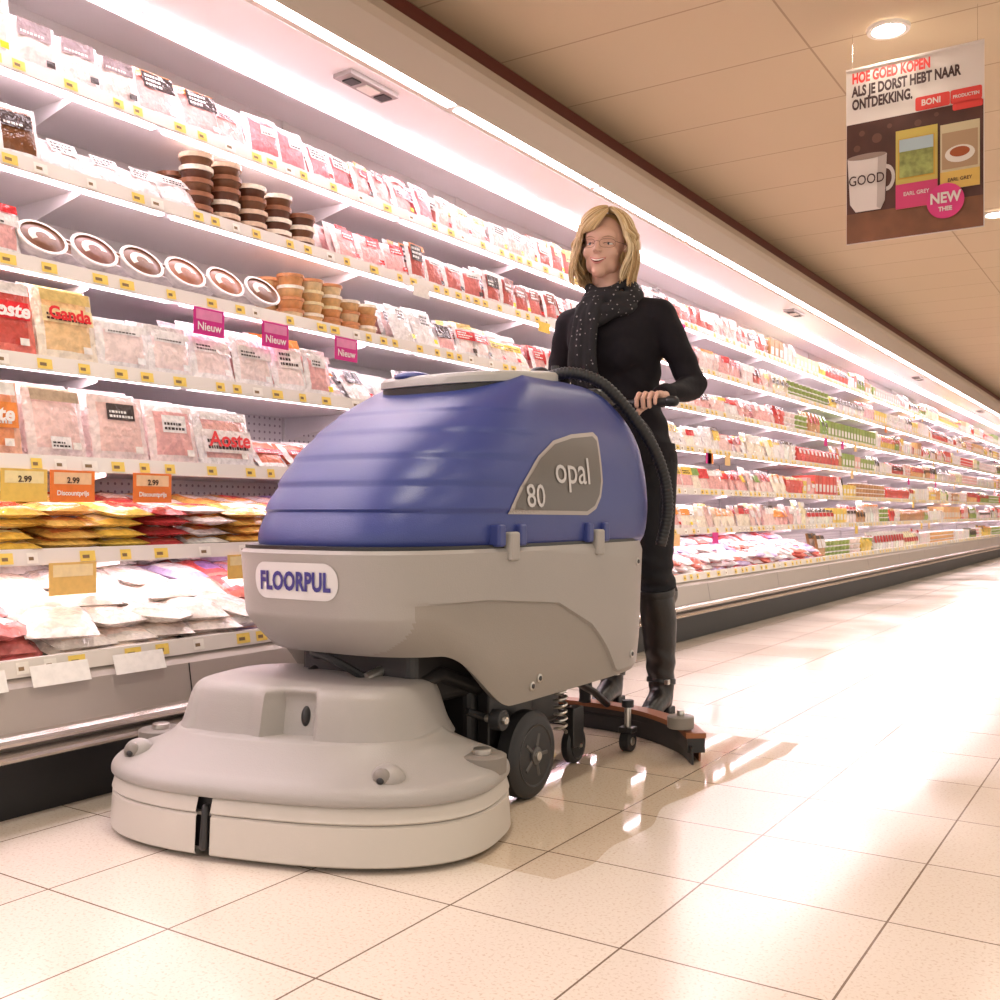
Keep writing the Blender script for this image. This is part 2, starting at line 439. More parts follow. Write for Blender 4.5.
def oval(A, y, L, z, w, h, rim, fill, tilt=1.0):
    T = xf(y, L, z, tilt); N = 24; V = []; Fc = []; C = []
    prof = [(.70, -.035, rim), (.95, -.003, rim), (1.0, 0, rim), (.99, .004, rim), (.86, .004, rim), (.82, -.001, fill), (.55, .003, fill), (.50, .004, (.8, .72, .62)), (.28, .005, (.8, .72, .62)), (.01, .006, jit(fill, .2))]
    for s, b, c in prof:
        for i in range(N): V.append(T(s*w/2*math.cos(2*pi*i/N), b+.02, h/2+s*h/2*math.sin(2*pi*i/N)))
    for k in range(len(prof)-1):
        for i in range(N):
            c = prof[k+1][2]
            if k >= 6 and i > N*.55: c = fill
            Fc.append((k*N+i, k*N+(i+1) % N, (k+1)*N+(i+1) % N, (k+1)*N+i)); C.append(c)
    A.add(V, Fc, C)
def pillow(A, c, w, d, h, yaw, slope, col, col2=None, lab=None):
    R = Matrix.Rotation(yaw, 3, 'Z') @ Matrix.Rotation(slope, 3, 'Y'); c = Vector(c)
    V = []; Fc = []; C = []; n = 8; m = n+1
    for side in (0, 1):
        for j in range(m):
            for i in range(m):
                a = i/n*2-1; b = j/n*2-1
                bul = ((1-abs(a)**2.5)*(1-abs(b)**2.5))**.6
                p = Vector((b*d/2, a*w/2, (h*.5*bul if side else -h*.5*bul)+random.uniform(-.0025, .0025)*(1 if bul > .2 else 0)))
                V.append(tuple(c+R @ p))
    for side in (0, 1):
        o = side*m*m
        for j in range(n):
            for i in range(n):
                Fc.append((o+j*m+i, o+j*m+i+1, o+(j+1)*m+i+1, o+(j+1)*m+i))
                q = col2 if (col2 and 0 < i < n-1 and 0 < j < n-1) else col
                if lab and 2 <= i <= 5 and 3 <= j <= 5: q = lab
                C.append(q)
    A.add(V, Fc, C)
WHITE = (.88, .84, .83); PINK = (.82, .44, .42); HAM = (.88, .62, .58); LHAM = (.90, .74, .71); RED = (.66, .05, .06); DARK = (.07, .05, .05)
SAL = (.60, .17, .15); CREAM = (.90, .80, .66); YEL = (.92, .64, .10); ORG = (.87, .33, .07); BRN = (.18, .07, .03); GRN = (.25, .42, .12); PUR = (.35, .22, .55)
P_ham = [HAM, PINK, HAM, LHAM, SAL]
P_lab = [WHITE, WHITE, (.9, .86, .8), RED, DARK, DARK, (.85, .72, .3)]
packs = Acc(); tubs = Acc(); ovals = Acc(); saus = Acc(); boxes = Acc()
def row_pack(si, y0, y1, w, h, meats, labels, tilt=.2, film=WHITE, rows=3, gap=.003, setback=.022, step=.05):
    L, z = SH[si]
    y = y0; left = 0
    hh = min(h, (.235 if si > 0 else .20))
    while y < y1:
        if left <= 0:
            left = random.choice([1, 1, 2, 2, 3]); me = random.choice(meats); st = style(w, h, random.choice(labels)); ww = w*random.uniform(.82, 1.14); h2 = hh*random.uniform(.72, 1.04); tl = tilt+random.uniform(-.08, .18)
            fl = random.choice([film, film, LHAM, (.9, .86, .86)])
        left -= 1
        near = y < 6
        for r in reversed(range(rows)):
            if y > 5.5 and r == 2: continue
            pack(packs, y+ww/2, L+setback+r*step+random.uniform(0, .020), z+.002, ww, h2*random.uniform(.94, 1.04)+(r*.014), me if r == 0 or random.random() < .6 else random.choice(meats), fl, st, tilt=tl+random.uniform(-.08, .08), near=near and (r == 0 or y < 4.0), yaw=random.uniform(-.16, .16))
        y += ww+gap
# shelf 6 (top)
row_pack(5, .6, 2.35, .155, .185, [HAM, LHAM, PINK], [WHITE, WHITE, DARK, (.35, .25, .27)])
row_pack(5, 2.38, 3.6, .135, .18, [(.80, .22, .25), PINK, (.75, .14, .2)], [WHITE, (.9, .55, .6), RED])
row_pack(5, 3.62, 8, .135, .17, [PINK, HAM, SAL, LHAM], P_lab)
# shelf 5
row_pack(4, .6, 1.72, .14, .19, [SAL, BRN, HAM], [DARK, DARK, WHITE])
row_pack(4, 1.74, 2.22, .15, .16, [LHAM, WHITE, (.88, .74, .74)], [WHITE, DARK, WHITE], tilt=.45)
for c in range(5):
    y = 2.31+c*.122; n = (5, 5, 4, 4, 3)[c]
    for r in range(2):
        for k in range(n-r):
            tub(tubs, y+random.uniform(-.004, .004), SH[4][0]+.03+r*.12, SH[4][1]+.002+k*.043, .054, .041, random.choice([BRN, (.12, .04, .02)]), random.choice([CREAM, (.75, .55, .4), (.3, .12, .06)]), N=20, lidh=.4)
row_pack(4, 2.95, 4.8, .135, .18, [SAL, (.55, .12, .10), PINK], [DARK, RED, DARK, (.3, .1, .08), WHITE])
row_pack(4, 4.8, 8, .135, .17, P_ham, P_lab)
# shelf 4
row_pack(3, .6, 1.6, .15, .16, [HAM, PINK], [WHITE, RED])
for c in range(6):
    y = 1.70+c*.165
    fc = random.choice([BRN, (.35, .12, .05), (.5, .22, .1), (.22, .08, .05)])
    oval(ovals, y, SH[3][0]+.02, SH[3][1]+.012, .152, .125, (.90, .84, .80), fc, tilt=.60)
    for r in (1, 2): oval(ovals, y, SH[3][0]+.03+.09*r, SH[3][1]+.02+.022*r, .15, .12, (.88, .82, .78), BRN, tilt=.9)
for c in range(5):
    y = 2.70+c*.102
    for r in range(2):
        for k in range(4 if c < 3 else 3):
            tub(tubs, y, SH[3][0]+.03+r*.11, SH[3][1]+.002+k*.042, .048, .04, random.choice([(.7, .32, .12), (.75, .45, .2), (.8, .6, .35)]), random.choice([CREAM, (.85, .7, .4), (.6, .25, .1)]), N=20, lidh=.3)
row_pack(3, 3.22, 8, .14, .165, [HAM, WHITE, CREAM, PINK, LHAM], [WHITE, WHITE, RED, DARK, YEL], tilt=.3)
# shelf 3
row_pack(2, .6, 1.46, .18, .20, [PINK, SAL], [RED, WHITE])
def hero(si, y, w, h, meat, film, lab, lw, lh, c0, hc=None, tilt=.2, a=0):
    st = dict(lw=w*lw, lh=h*lh, c0=h*c0, a=a, label=lab, n=2, ws=[.8, .6, .4], spot=True, sc=(.9, .85, .8), head=hc is not None, hc=hc or WHITE)
    L, z = SH[si]
    for r in (2, 1, 0): pack(packs, y+r*.006, L+.022+r*.045, z+.002, w, h+r*.012, meat, film, st, tilt=tilt+random.uniform(-.03, .03), yaw=random.uniform(-.05, .05))
hero(2, 1.555, .18, .20, (.62, .09, .07), (.80, .2, .15), (.78, .03, .04), .8, .25, .45, WHITE)
hero(2, 1.745, .18, .205, (.85, .58, .30), CREAM, (.88, .76, .42), .85, .22, .5, (.82, .62, .25))
row_pack(2, 1.84, 2.75, .17, .19, [HAM, LHAM, PINK], [WHITE, WHITE, (.80, .74, .70), WHITE])
row_pack(2, 2.76, 3.3, .16, .16, [WHITE, LHAM], [WHITE, DARK], tilt=.5)
row_pack(2, 3.32, 3.75, .12, .18, [SAL, BRN], [DARK, RED, YEL])
row_pack(2, 3.76, 8, .14, .165, [HAM, CREAM, WHITE], [WHITE, YEL, RED, WHITE], tilt=.3)
# shelf 2
row_pack(1, .5, 1.36, .17, .19, [ORG, PINK], [ORG, WHITE])
hero(1, 1.485, .19, .195, (.86, .34, .16), (.88, .5, .35), (.88, .28, .06), .85, .35, .35, (.85, .82, .78))
hero(1, 1.685, .18, .19, HAM, LHAM, WHITE, .35, .18, .1, (.55, .42, .3))
hero(1, 1.885, .19, .19, (.88, .60, .55), LHAM, DARK, .5, .25, .6)
hero(1, 2.075, .17, .18, PINK, LHAM, WHITE, .5, .3, .5)
hero(1, 2.285, .235, .18, (.84, .47, .42), WHITE, (.88, .80, .78), .9, .42, .2, WHITE, tilt=.3)
row_pack(1, 2.42, 3.1, .15, .12, [(.72, .22, .14), PINK, (.82, .42, .32)], [RED, WHITE, (.8, .3, .2)], tilt=.6)
row_pack(1, 3.1, 8, .14, .165, [PINK, CREAM, HAM], [WHITE, RED, YEL, GRN], tilt=.3)
# shelf 1: bags lying flat in stacks
y = .6
while y < 3.1:
    kind = random.choice([((.88, .62, .12), (.90, .74, .40), (.75, .08, .05)), ((.55, .07, .07), (.62, .14, .10), (.88, .78, .70)), (WHITE, (.85, .42, .18), (.85, .1, .1)), ((.88, .55, .15), (.84, .38, .12), WHITE), (WHITE, HAM, PUR)])
    w = random.uniform(.14, .19)
    for dl in (.32, .10):
        for k in range(4 if dl < .2 else 5):
            pillow(saus, (-(SH[0][0]+dl+random.uniform(-.012, .012)), y+w/2+random.uniform(-.015, .015), SH[0][1]+.018+k*.030), w, .19, .036, random.uniform(-.25, .25), .10+random.uniform(-.06, .10), jit(kind[0], .1), jit(kind[1], .1), kind[2] if random.random() < .8 else None)
    y += w+.006
row_pack(0, 3.1, 8, .13, .16, [PINK, CREAM, HAM], [WHITE, RED, ORG], tilt=.3)
# deck: heaps sloping up to the back
y = .4
while y < 8:
    for L in (2.78, 2.62, 2.47, 2.335):
        zt = .345+(L-2.335)*.30
        for k in range(3):
            yy = y+random.uniform(-.03, .03)
            if yy < 1.50: a = (jit((.70, .22, .20), .2), jit((.62, .17, .15), .15), random.choice([None, WHITE, (.88, .6, .6)])); wd = (.13, .16, .05)
            elif yy < 2.12: a = (jit((.88, .80, .74), .04), jit((.88, .72, .62), .06), random.choice([None, WHITE])); wd = (.17, .19, .048)
            else: a = (random.choice([WHITE, (.9, .8, .85), (.60, .48, .75), (.85, .25, .2)]), random.choice([(.84, .42, .42), (.87, .62, .56), (.72, .12, .12), WHITE]), random.choice([PUR, WHITE, RED, None])); wd = (.14, .16, .05)
            pillow(saus, (-L+random.uniform(-.02, .02), yy, zt+.012+k*.034), wd[0], wd[1], wd[2], random.uniform(-.6, .6), .20+random.uniform(-.12, .18), *a)
    y += .145
# far run
pal_far = [(.87, .64, .14), (.74, .11, .09), (.30, .40, .10), (.88, .82, .78), (.88, .82, .78), (.82, .47, .20), (.82, .47, .44), (.57, .30, .14), (.9, .82, .55), (.88, .72, .69)]
SHX = [(2.25, .337)]+SH
for L, z in SHX:
    y = 8.0; blk = None
    while y < 26.3:
        if blk is None or random.random() < .25: blk = random.choice(pal_far); bk = random.random(); bh = random.uniform(.11, .19); st = style(.11, bh, random.choice([WHITE, blk, RED, DARK]))
        w = .11
        if bk < .5:
            pack(packs, y+w/2, L+.03, z+.002, w, bh, jit(blk, .15), WHITE, st, tilt=.2, near=False); pack(packs, y+w/2, L+.09, z+.002, w, bh+.015, jit(blk, .15), WHITE, st, tilt=.2, near=False)
        elif bk < .75:
            bx(boxes, y+w/2, L+.03, z+.002, w*.92, .2, bh*.9, jit(blk, .12)); bx(boxes, y+w/2, L+.0295, z+.03, w*.6, .01, bh*.35, WHITE)
        else:
            for k in range(3): tub(tubs, y+w/2, L+.03, z+.002+k*.045, .05, .043, jit(blk), WHITE, N=10)
        y += w+.004
m_prod = attr_mat('printed_film', .13, 0, bump=1.0); m_prod2 = attr_mat('printed_plastic', .35, 0, bump=.1)
gro = empty('packaged_meat_assortment', (-2.8, 5, .3))
for o in (packs.make('sliced_meat_packs', m_prod, True), tubs.make('stacked_tubs', m_prod2, True), ovals.make('oval_pate_dishes', m_prod2, True), saus.make('bagged_meats', m_prod, True), boxes.make('cartons', m_prod2)):
    o.parent = gro; o.matrix_parent_inverse = Matrix.Translation((2.8, -5, -.3))

# price tags
tg = Acc()
for si in range(-1, 6):
    L, z = SH[si] if si >= 0 else (2.21, .36)
    y = .5
    while y < 26:
        c = (.90, .66, .14) if random.random() < .75 else (.9, .86, .8); w = random.uniform(.03, .05)
        T = xf(y, L-.0135 if si >= 0 else 2.198, z-.031, .19)
        tg.add([T(-w/2, 0, 0), T(w/2, 0, 0), T(w/2, 0, .028), T(-w/2, 0, .028)], [(0, 1, 2, 3)], c)
        tg.add([T(-w*.35, .0008, .008), T(w*.1, .0008, .008), T(w*.1, .0008, .017), T(-w*.35, .0008, .017)], [(0, 1, 2, 3)], (.25, .16, .08))
        y += random.choice([.07, .09, .12, .16])
def card(y, L, z, w, h, c, c2=None, tilt=.0):
    T = xf(y, L, z-h, tilt)
    tg.add([T(-w/2, 0, 0), T(w/2, 0, 0), T(w/2, 0, h), T(-w/2, 0, h)], [(0, 1, 2, 3)], c)
    tg.add([T(-w/2, -.001, 0), T(w/2, -.001, 0), T(w/2, -.001, h), T(-w/2, -.001, h)], [(3, 2, 1, 0)], c)
    if c2:
        tg.add([T(-w*.42, .001, h*.56), T(w*.42, .001, h*.56), T(w*.42, .001, h*.93), T(-w*.42, .001, h*.93)], [(0, 1, 2, 3)], c2)
MAG = (.66, .02, .26)
for y in (2.24, 2.53, 2.89): card(y, 2.56, 1.345, .125, .085, MAG, (.78, .25, .46))
card(1.56, 2.48, .812, .13, .085, (.80, .55, .12), (.88, .75, .4))
card(1.70, 2.48, .812, .135, .085, (.85, .22, .04), (.90, .6, .35))
card(1.96, 2.48, .812, .135, .085, (.85, .22, .04), (.90, .6, .35))
card(1.66, 2.42, .568, .14, .085, (.78, .52, .16), (.88, .72, .4))
card(2.25, 2.42, .568, .12, .075, (.80, .55, .14), (.88, .75, .4))
card(2.95, 2.42, .568, .12, .075, (.80, .55, .14), (.88, .75, .4))
card(2.66, 2.48, .83, .14, .10, (.80, .55, .20), (.88, .75, .4))
card(3.6, 2.52, 1.10, .11, .08, (.8, .55, .25), (.88, .8, .6)); card(4.3, 2.52, 1.10, .11, .08, (.8, .55, .25), (.88, .8, .6))
card(4.4, 2.6, 1.64, .11, .05, (.85, .6, .1)); card(3.4, 2.6, 1.64, .11, .05, (.85, .8, .75))
for yy in (1.25, 1.46, 1.68): card(yy, 2.165, .350, .15, .050, (.88, .86, .83), None, tilt=.35)
for k in range(40):
    si = random.randint(0, 5); card(random.uniform(5.5, 24), SH[si][0]-.02, SH[si][1]-.03, .10, .07, random.choice([(.85, .6, .1), (.85, .25, .05), MAG, (.8, .55, .25)]))
t = tg.make('price_tags', attr_mat('tag_card', .5, 0, bump=0, lo=.98)); cchild(t)
m_ink = mat('ink_white', (.92, .88, .86), .5); m_inkd = mat('ink_dark', (.06, .03, .02), .5)
def tag_text(s, y, X, z, size, m, name):
    v, f = text_mesh(s, size, bold=.0006)
    cchild(obj_from(name, [(X, y+p[0], z+p[1]) for p in v], f, m))
for i, y in enumerate((2.24, 2.53, 2.89)): tag_text('Nieuw', y, -2.558, 1.275, .036, m_ink, 'tag_text_%d' % i)
for i, y in enumerate((1.70, 1.96)): tag_text('Discountprijs', y, -2.478, .745, .018, m_ink, 'tag_text_b%d' % i)
for i, y in enumerate((1.56, 1.70, 1.96)): tag_text('2.99', y, -2.477, .778, .022, m_inkd, 'tag_text_c%d' % i)
m_inkr = mat('ink_red', (.75, .02, .03), .4)
def pack_word(word, size, y, si, zc, tilt, m, sh=.2):
    L, z = SH[si]; v, f = text_mesh(word, size, bold=.0018, shear=sh)
    T = xf(y, L+.022, z+.002, tilt)
    o = obj_from('pack_lettering_'+word.lower(), [T(p[0], .030, zc+p[1]) for p in v], f, m); o.parent = gro; o.matrix_parent_inverse = Matrix.Translation((2.8, -5, -.3))
pack_word('Aoste', .07, 2.285, 1, .055, .3, m_inkr); pack_word('Aoste', .055, 1.485, 1, .085, .2, m_ink); pack_word('Aoste', .055, 1.555, 2, .095, .2, m_ink); pack_word('Ganda', .05, 1.745, 2, .11, .2, m_inkr, 0)

# ------------------------------------------------------------------ lights
m_dl = mat('downlight_glow', (1, 1, 1), .5, emit=(1, .95, .86), estr=25)
m_ring = mat('downlight_ring', (.75, .70, .64), .3)
for k in range(8):
    y = 4.44+3.15*(k-2)
    e = empty('recessed_downlight', (-.975, y, CEIL))
    v, f = cyl((0, 0, -.002), (0, 0, -.014), .1, prof=[(0, .088), (1, .084), (1, .066), (.3, .064)])
    obj_from('ring', v[:-2], [q for q in f if len(q) == 4], m_ring, e, True)
    v = [(.064*math.cos(2*pi*i/32), .064*math.sin(2*pi*i/32), -.006) for i in range(32)]
    obj_from('lamp_face', v, [tuple(range(31, -1, -1))], m_dl, e)
    ld = bpy.data.lights.new('lamp', 'SPOT'); ld.energy = 64; ld.color = (1, .90, .77); ld.spot_size = 2.4; ld.spot_blend = .8; ld.shadow_soft_size = .08
    lo = bpy.data.objects.new('lamp', ld); COL.objects.link(lo); lo.parent = e; lo.location = (0, 0, -.03)
m_pl = mat('fill_panel_glow', (1, 1, 1), .5, emit=(1, .93, .85), estr=6.5)
for k, (x, y) in enumerate(((1.2, -1.2), (1.2, 1.8), (1.2, 4.8), (1.2, 7.8), (1.2, 10.8), (1.2, 14))):  # unseen overhead panels, added as soft fill light from the camera side
    e = empty('added_fill_panel', (x, y, CEIL))
    box('frame', -.32, .32, -.62, .62, -.02, -.002, m_ring, e)
    obj_from('fill_face', [(-.3, -.6, -.022), (-.3, .6, -.022), (.3, .6, -.022), (.3, -.6, -.022)], [(0, 1, 2, 3)], m_pl, e)
w = bpy.data.worlds.new('world'); scene.world = w; w.use_nodes = True
bg = w.node_tree.nodes['Background']; bg.inputs[0].default_value = (1, .915, .82, 1); bg.inputs[1].default_value = 1.0

# ------------------------------------------------------------------ hanging poster
po = empty('hanging_poster', (-.875, 4.42, 2.185))
m_pw = mat('poster_white', (.72, .66, .61), .5); m_pb = mat('poster_brown_photo', (.075, .026, .018), .5, vary=.7, bscale=7)
def pq(name, x0, x1, z0, z1, m, lay=1, pts=None):
    y = -.002*lay
    if pts is None: pts = [(x0, z0), (x1, z0), (x1, z1), (x0, z1)]
    return obj_from(name, [(a, y, b) for a, b in pts], [tuple(range(len(pts)))], m, po)
box('poster_sheet', -.265, .265, 0, .004, -.365, .365, m_pw, po)
pq('photo_area', -.262, .262, -.362, .135, m_pb)
pq('table_top', -.262, .262, -.362, -.24, mat('poster_table', (.20, .08, .035), .5, vary=.5, bscale=9), 2)
mk = lambda c: mat('poster_ink', c, .5)
m_r = mk((.68, .05, .04)); m_k = mk((.05, .02, .02)); m_pk = mk((.66, .04, .20))
for i, (s, z, m) in enumerate((('HOE GOED KOPEN', .305, m_r), ('ALS JE DORST HEBT NAAR', .250, m_k), ('ONTDEKKING.', .195, m_k))):
    v, f = text_mesh(s, .060, bold=.0026, align='LEFT', spacing=1.0); k = .59
    obj_from('headline_%d' % i, [(-.240+p[0]*k, -.004, z+p[1]*.98) for p in v], f, m, po)
for j, (bw, bh, bx0, bz) in enumerate(((.13, .055, .075, .165), (.115, .055, .20, .165), (.11, .03, .205, .125))):
    pq('badge_red_%d' % j, 0, 0, 0, 0, m_r, 2, rrect(bw, bh, .008, 4, bx0, bz))
v, f = text_mesh('BONI', .034, bold=.001); obj_from('badge_text', [(.07+p[0]*.9, -.007, .155+p[1]) for p in v], f, m_pw, po)
v, f = text_mesh('PRODUCTEN', .018, bold=.0005); obj_from('badge_text_b', [(.20+p[0]*.9, -.007, .158+p[1]) for p in v], f, m_pw, po)
for j, (x, z, r) in enumerate(((-.2, .09, .012), (-.14, .06, .02), (-.09, .10, .010), (.02, .09, .014), (.09, .11, .009), (-.22, .03, .014))):
    pq('bokeh_%d' % j, 0, 0, 0, 0, mk((.13, .055, .035)), 2, [(x+r*math.cos(a), z+r*math.sin(a)) for a in np.linspace(0, 2*pi, 20)[:-1]])
pq('mug', 0, 0, 0, 0, mk((.70, .64, .59)), 3, [(-.258, -.01), (-.248, -.20), (-.225, -.235), (-.125, -.235), (-.108, -.20), (-.10, -.01)])
pq('mug_shade', 0, 0, 0, 0, mk((.48, .42, .38)), 4, [(-.135, -.015), (-.14, -.225), (-.125, -.235), (-.108, -.20), (-.10, -.015)])
pq('mug_opening', 0, 0, 0, 0, mk((.30, .22, .18)), 5, [(-.179+.079*math.cos(a), -.010+.012*math.sin(a)) for a in np.linspace(0, 2*pi, 28)[:-1]])
ring = [(-.085+.035*math.cos(a), -.11+.055*math.sin(a)) for a in np.linspace(-pi/2, pi/2, 12)]+[(-.085+.022*math.cos(a), -.11+.038*math.sin(a)) for a in np.linspace(pi/2, -pi/2, 12)]
pq('mug_handle', 0, 0, 0, 0, mk((.60, .54, .5)), 3, [(a-.018, b) for a, b in ring])
v, f = text_mesh('GOOD', .058, bold=.0003); obj_from('mug_text', [(-.180+p[0]*.80, -.012, -.125+p[1]) for p in v], f, m_k, po)
pq('tea_box_front', -.065, .095, -.25, .07, mk((.58, .46, .10)), 4)
pq('tea_box_frame', -.055, .085, -.13, .035, mk((.60, .36, .05)), 5)
pq('tea_box_picture', -.050, .080, -.125, .03, mat('poster_green', (.30, .34, .10), .5, vary=.8, bscale=34), 6)
pq('tea_box_sky', -.050, .080, -.02, .03, mk((.40, .52, .55)), 7)
pq('tea_box_band', -.065, .095, -.25, -.15, mk((.60, .05, .16)), 5)
v, f = text_mesh('EARL GREY', .022, bold=.0004); obj_from('tea_text', [(.015+p[0]*.9, -.013, -.20+p[1]) for p in v], f, m_pw, po)
pq('tea_box_second', .105, .250, -.20, .06, mk((.60, .52, .32)), 4)
pq('tea_box_second_panel', .112, .243, -.12, .025, mk((.42, .28, .16)), 5)
pq('tea_box_second_cup', 0, 0, 0, 0, mk((.75, .7, .62)), 6, [(.178+.055*math.cos(a), -.065+.034*math.sin(a)) for a in np.linspace(0, 2*pi, 24)[:-1]])
pq('tea_box_second_tea', 0, 0, 0, 0, mk((.35, .08, .02)), 7, [(.178+.037*math.cos(a), -.058+.020*math.sin(a)) for a in np.linspace(0, 2*pi, 24)[:-1]])
pq('tea_box_second_base', .105, .250, -.20, -.13, mk((.66, .44, .10)), 5)
v, f = text_mesh('EARL GREY', .020, bold=.0003); obj_from('tea_text_b', [(.178+p[0]*.9, -.014, -.172+p[1]) for p in v], f, m_k, po)
pq('new_sticker', 0, 0, 0, 0, m_pk, 7, [(.125+.070*math.cos(a), -.245+.070*math.sin(a)) for a in np.linspace(0, 2*pi, 32)[:-1]])
v, f = text_mesh('NEW', .058, bold=.0020); obj_from('new_text', [(.125+p[0]*.85, -.018, -.252+p[1]) for p in v], f, m_pw, po)
v, f = text_mesh('THEE', .024, bold=.001); obj_from('new_text_small', [(.125+p[0]*.9, -.018, -.285+p[1]) for p in v], f, m_pw, po)
for i, x in enumerate((-.24, .24)):
    v, f = sweep([(x, .002, .36), (x, .002, .44), (x, .002, .514)], .0008, 6); obj_from('wire_%d' % i, v, f, m_steel, po)
box('top_rail', -.265, .265, -.004, .006, .360, .369, m_pw, po)

# ------------------------------------------------------------------ floor scrubber
MX = -1.58
sc = empty('floor_scrubber', (MX, 2.2, 0))
def S(o):
    o.parent = sc; o.matrix_parent_inverse = Matrix.Translation((-MX, -2.2, 0)); return o
def SO(name, vf, m, smooth=True, angle=40): return S(obj_from(name, vf[0], vf[1], m, None, smooth, angle))
m_grey = mat('moulded_grey_plastic', (.325, .302, .282), .42, bump=.10, bscale=350)
m_greyd = mat('moulded_grey_dark', (.205, .182, .160), .45, bump=.10, bscale=350)
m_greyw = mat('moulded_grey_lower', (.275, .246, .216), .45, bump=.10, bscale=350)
m_blue = mat('moulded_blue_plastic', (.034, .050, .205), .36, bump=.10, bscale=350)
m_blued = mat('blue_tab', (.030, .044, .185), .4)
m_cream = mat('cream_skirt', (.52, .48, .43), .45, bump=.06, bscale=300)
m_lid = mat('lid_grey', (.36, .345, .33), .4, bump=.08, bscale=300)
m_rub = mat('black_rubber', (.012, .012, .014), .5)
m_blk = mat('black_chassis', (.016, .015, .016), .4)
m_met = mat('zinc_metal', (.55, .52, .48), .3, metal=.9)
# --- blue tank
keys = [(.612, 1.665, 2.845, .306), (.64, 1.655, 2.862, .315), (.70, 1.680, 2.872, .320), (.76, 1.722, 2.872, .318), (.83, 1.785, 2.862, .311), (.90, 1.878, 2.840, .298),
        (.955, 1.97, 2.805, .278), (1.00, 2.07, 2.755, .254), (1.03, 2.15, 2.71, .230), (1.052, 2.24, 2.65, .19), (1.060, 2.36, 2.56, .12)]
ks = catmull(keys, 10); N = 200
gz = (.700, .762, .825, .885, .940)
rings = []
for z, yf, yr, hw in ks:
    cy = 2.22
    r = sring(MX, cy, hw, cy-yf, yr-cy, 3.1, z, N, nb=5.5); out = []
    g = 0
    for q in gz:
        t = (z-q)/.045
        if -1 < t < 0: g = max(g, (1+t)**1.3)
        elif 0 <= t < .12: g = max(g, 1-t/.12)
    for x, y, zz in r:
        msk = max(0, min(1, (2.22-y)/.30)); msk = msk*msk*(3-2*msk)
        k = 1-.013*g*msk
        out.append((MX+(x-MX)*k, cy+(y-cy)*k, zz+.010*max(0, (y-2.2))*max(0, (zz-.9))*6))
    rings.append(out)
tank = SO('recovery_tank', loft(rings), m_blue, True, 60)
# --- grey lower body
def zbot(y):
    t = max(0, min(1, (y-1.72)/.26)); t = t*t*(3-2*t); return .385-.135*t
def zcr(y):
    return max(zbot(y)+.015, min(.57, .505-.09*max(0, y-1.90)-1.35*max(0, y-2.18)**2))
TU = [i/14 for i in range(15)]
rows = [('u', t) for t in TU]+[('s', 0)]+[('l', t) for t in [i/26 for i in range(1, 27)]]
rings = []
for kind, t_ in rows:
    ring = []
    for i in range(N):
        th = 2*pi*i/N; c = math.cos(th); s = math.sin(th); q = 3.3 if s < 0 else 5.5
        ux = math.copysign(abs(c)**(2/q), c); uy = math.copysign(abs(s)**(2/q), s)
        yy0 = 2.2+(.585 if uy < 0 else .62)*uy
        zb = zbot(yy0); zc = zcr(yy0)
        z = .618-(.618-zc)*t_ if kind == 'u' else (zc-.004 if kind == 's' else (zc-.004)-(zc-.004-zb)*t_)
        t = (.618-z)/(.618-zb)
        hw = .328 - .012*t - .04*max(0, t-.75)**1.2
        hf = .585 - .02*t - .30*max(0, t-.62)**1.3; hb = .620-.012*t
        edge = (.008 if (kind == 'u' and t_ == 0) else 0)
        y = 2.2+(hf-edge if uy < 0 else hb-edge)*uy; x = MX+(hw-edge)*ux
        if kind != 'u':
            m_ = max(0, min(1, (yy0-1.68)/.14))
            x = MX+(x-MX)*(1-.026*m_); y = 2.2+(y-2.2)*(1-.006*m_)
        ring.append((x, y, z))
    rings.append(ring)
last = rings[-1]
rings.append([(MX+(x-MX)*.86, 2.2+(y-2.2)*.90, z+.004) for x, y, z in last])
vb, fb = loft(rings)
body = SO('solution_tank_body', (vb, fb), m_grey, True, 35)
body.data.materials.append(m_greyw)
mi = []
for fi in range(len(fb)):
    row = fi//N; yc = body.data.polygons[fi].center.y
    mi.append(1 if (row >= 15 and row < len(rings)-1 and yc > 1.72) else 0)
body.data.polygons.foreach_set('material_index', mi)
rings = [[(MX+(x-MX)*.975, 2.2+(y-2.2)*.985, z) for x, y, _ in sring(MX, 2.2, .325, .585, .615, 3.3, 0, N, nb=5.5)] for z in (.600, .626)]
SO('tank_seal', loft(rings), m_blk)
# --- lid
LYC = 2.30
rings = []
for z, k in ((1.022, .93), (1.028, 1.0), (1.044, 1.0), (1.052, .97), (1.055, .9), (1.055, .76), (1.049, .74), (1.049, .6)):
    r = sring(MX, LYC, .205*k, .24*k, .20*k, 3.2, 0, 72)
    rings.append([(x, y, z+.10*(y-LYC)+.014) for x, y, _ in r])
SO('tank_lid', loft(rings), m_lid)
SO('lid_knob', ellip((MX-.06, 2.11, 1.046), (.05, .05, .016)), m_blue)
SO('lid_gasket', loft([[(x, y, z+.10*(y-LYC)+.002) for x, y, _ in sring(MX, LYC, .20, .235, .197, 3.2, 0, 72)] for z in (1.010, 1.036)]), m_blk)
tb = bvh_of(tank); bb = bvh_of(body)
poly = [(1.985, .695), (1.995, .715), (2.05, .775), (2.12, .835), (2.20, .876), (2.30, .898), (2.425, .912), (2.445, .90), (2.44, .78), (2.425, .74), (2.395, .708), (2.35, .692)]
cx = sum(p[0] for p in poly)/len(poly); cz = sum(p[1] for p in poly)/len(poly)
m_dec1 = mat('badge_border', (.36, .32, .30), .35); m_dec2 = mat('badge_olive', (.115, .10, .088), .35)
sidemap = lambda a, b: (-1.0, a, b)
S(project('side_badge_border', poly, [tuple(range(len(poly)))], sidemap, (-1, 0, 0), tb, .002, m_dec1, None, .012))
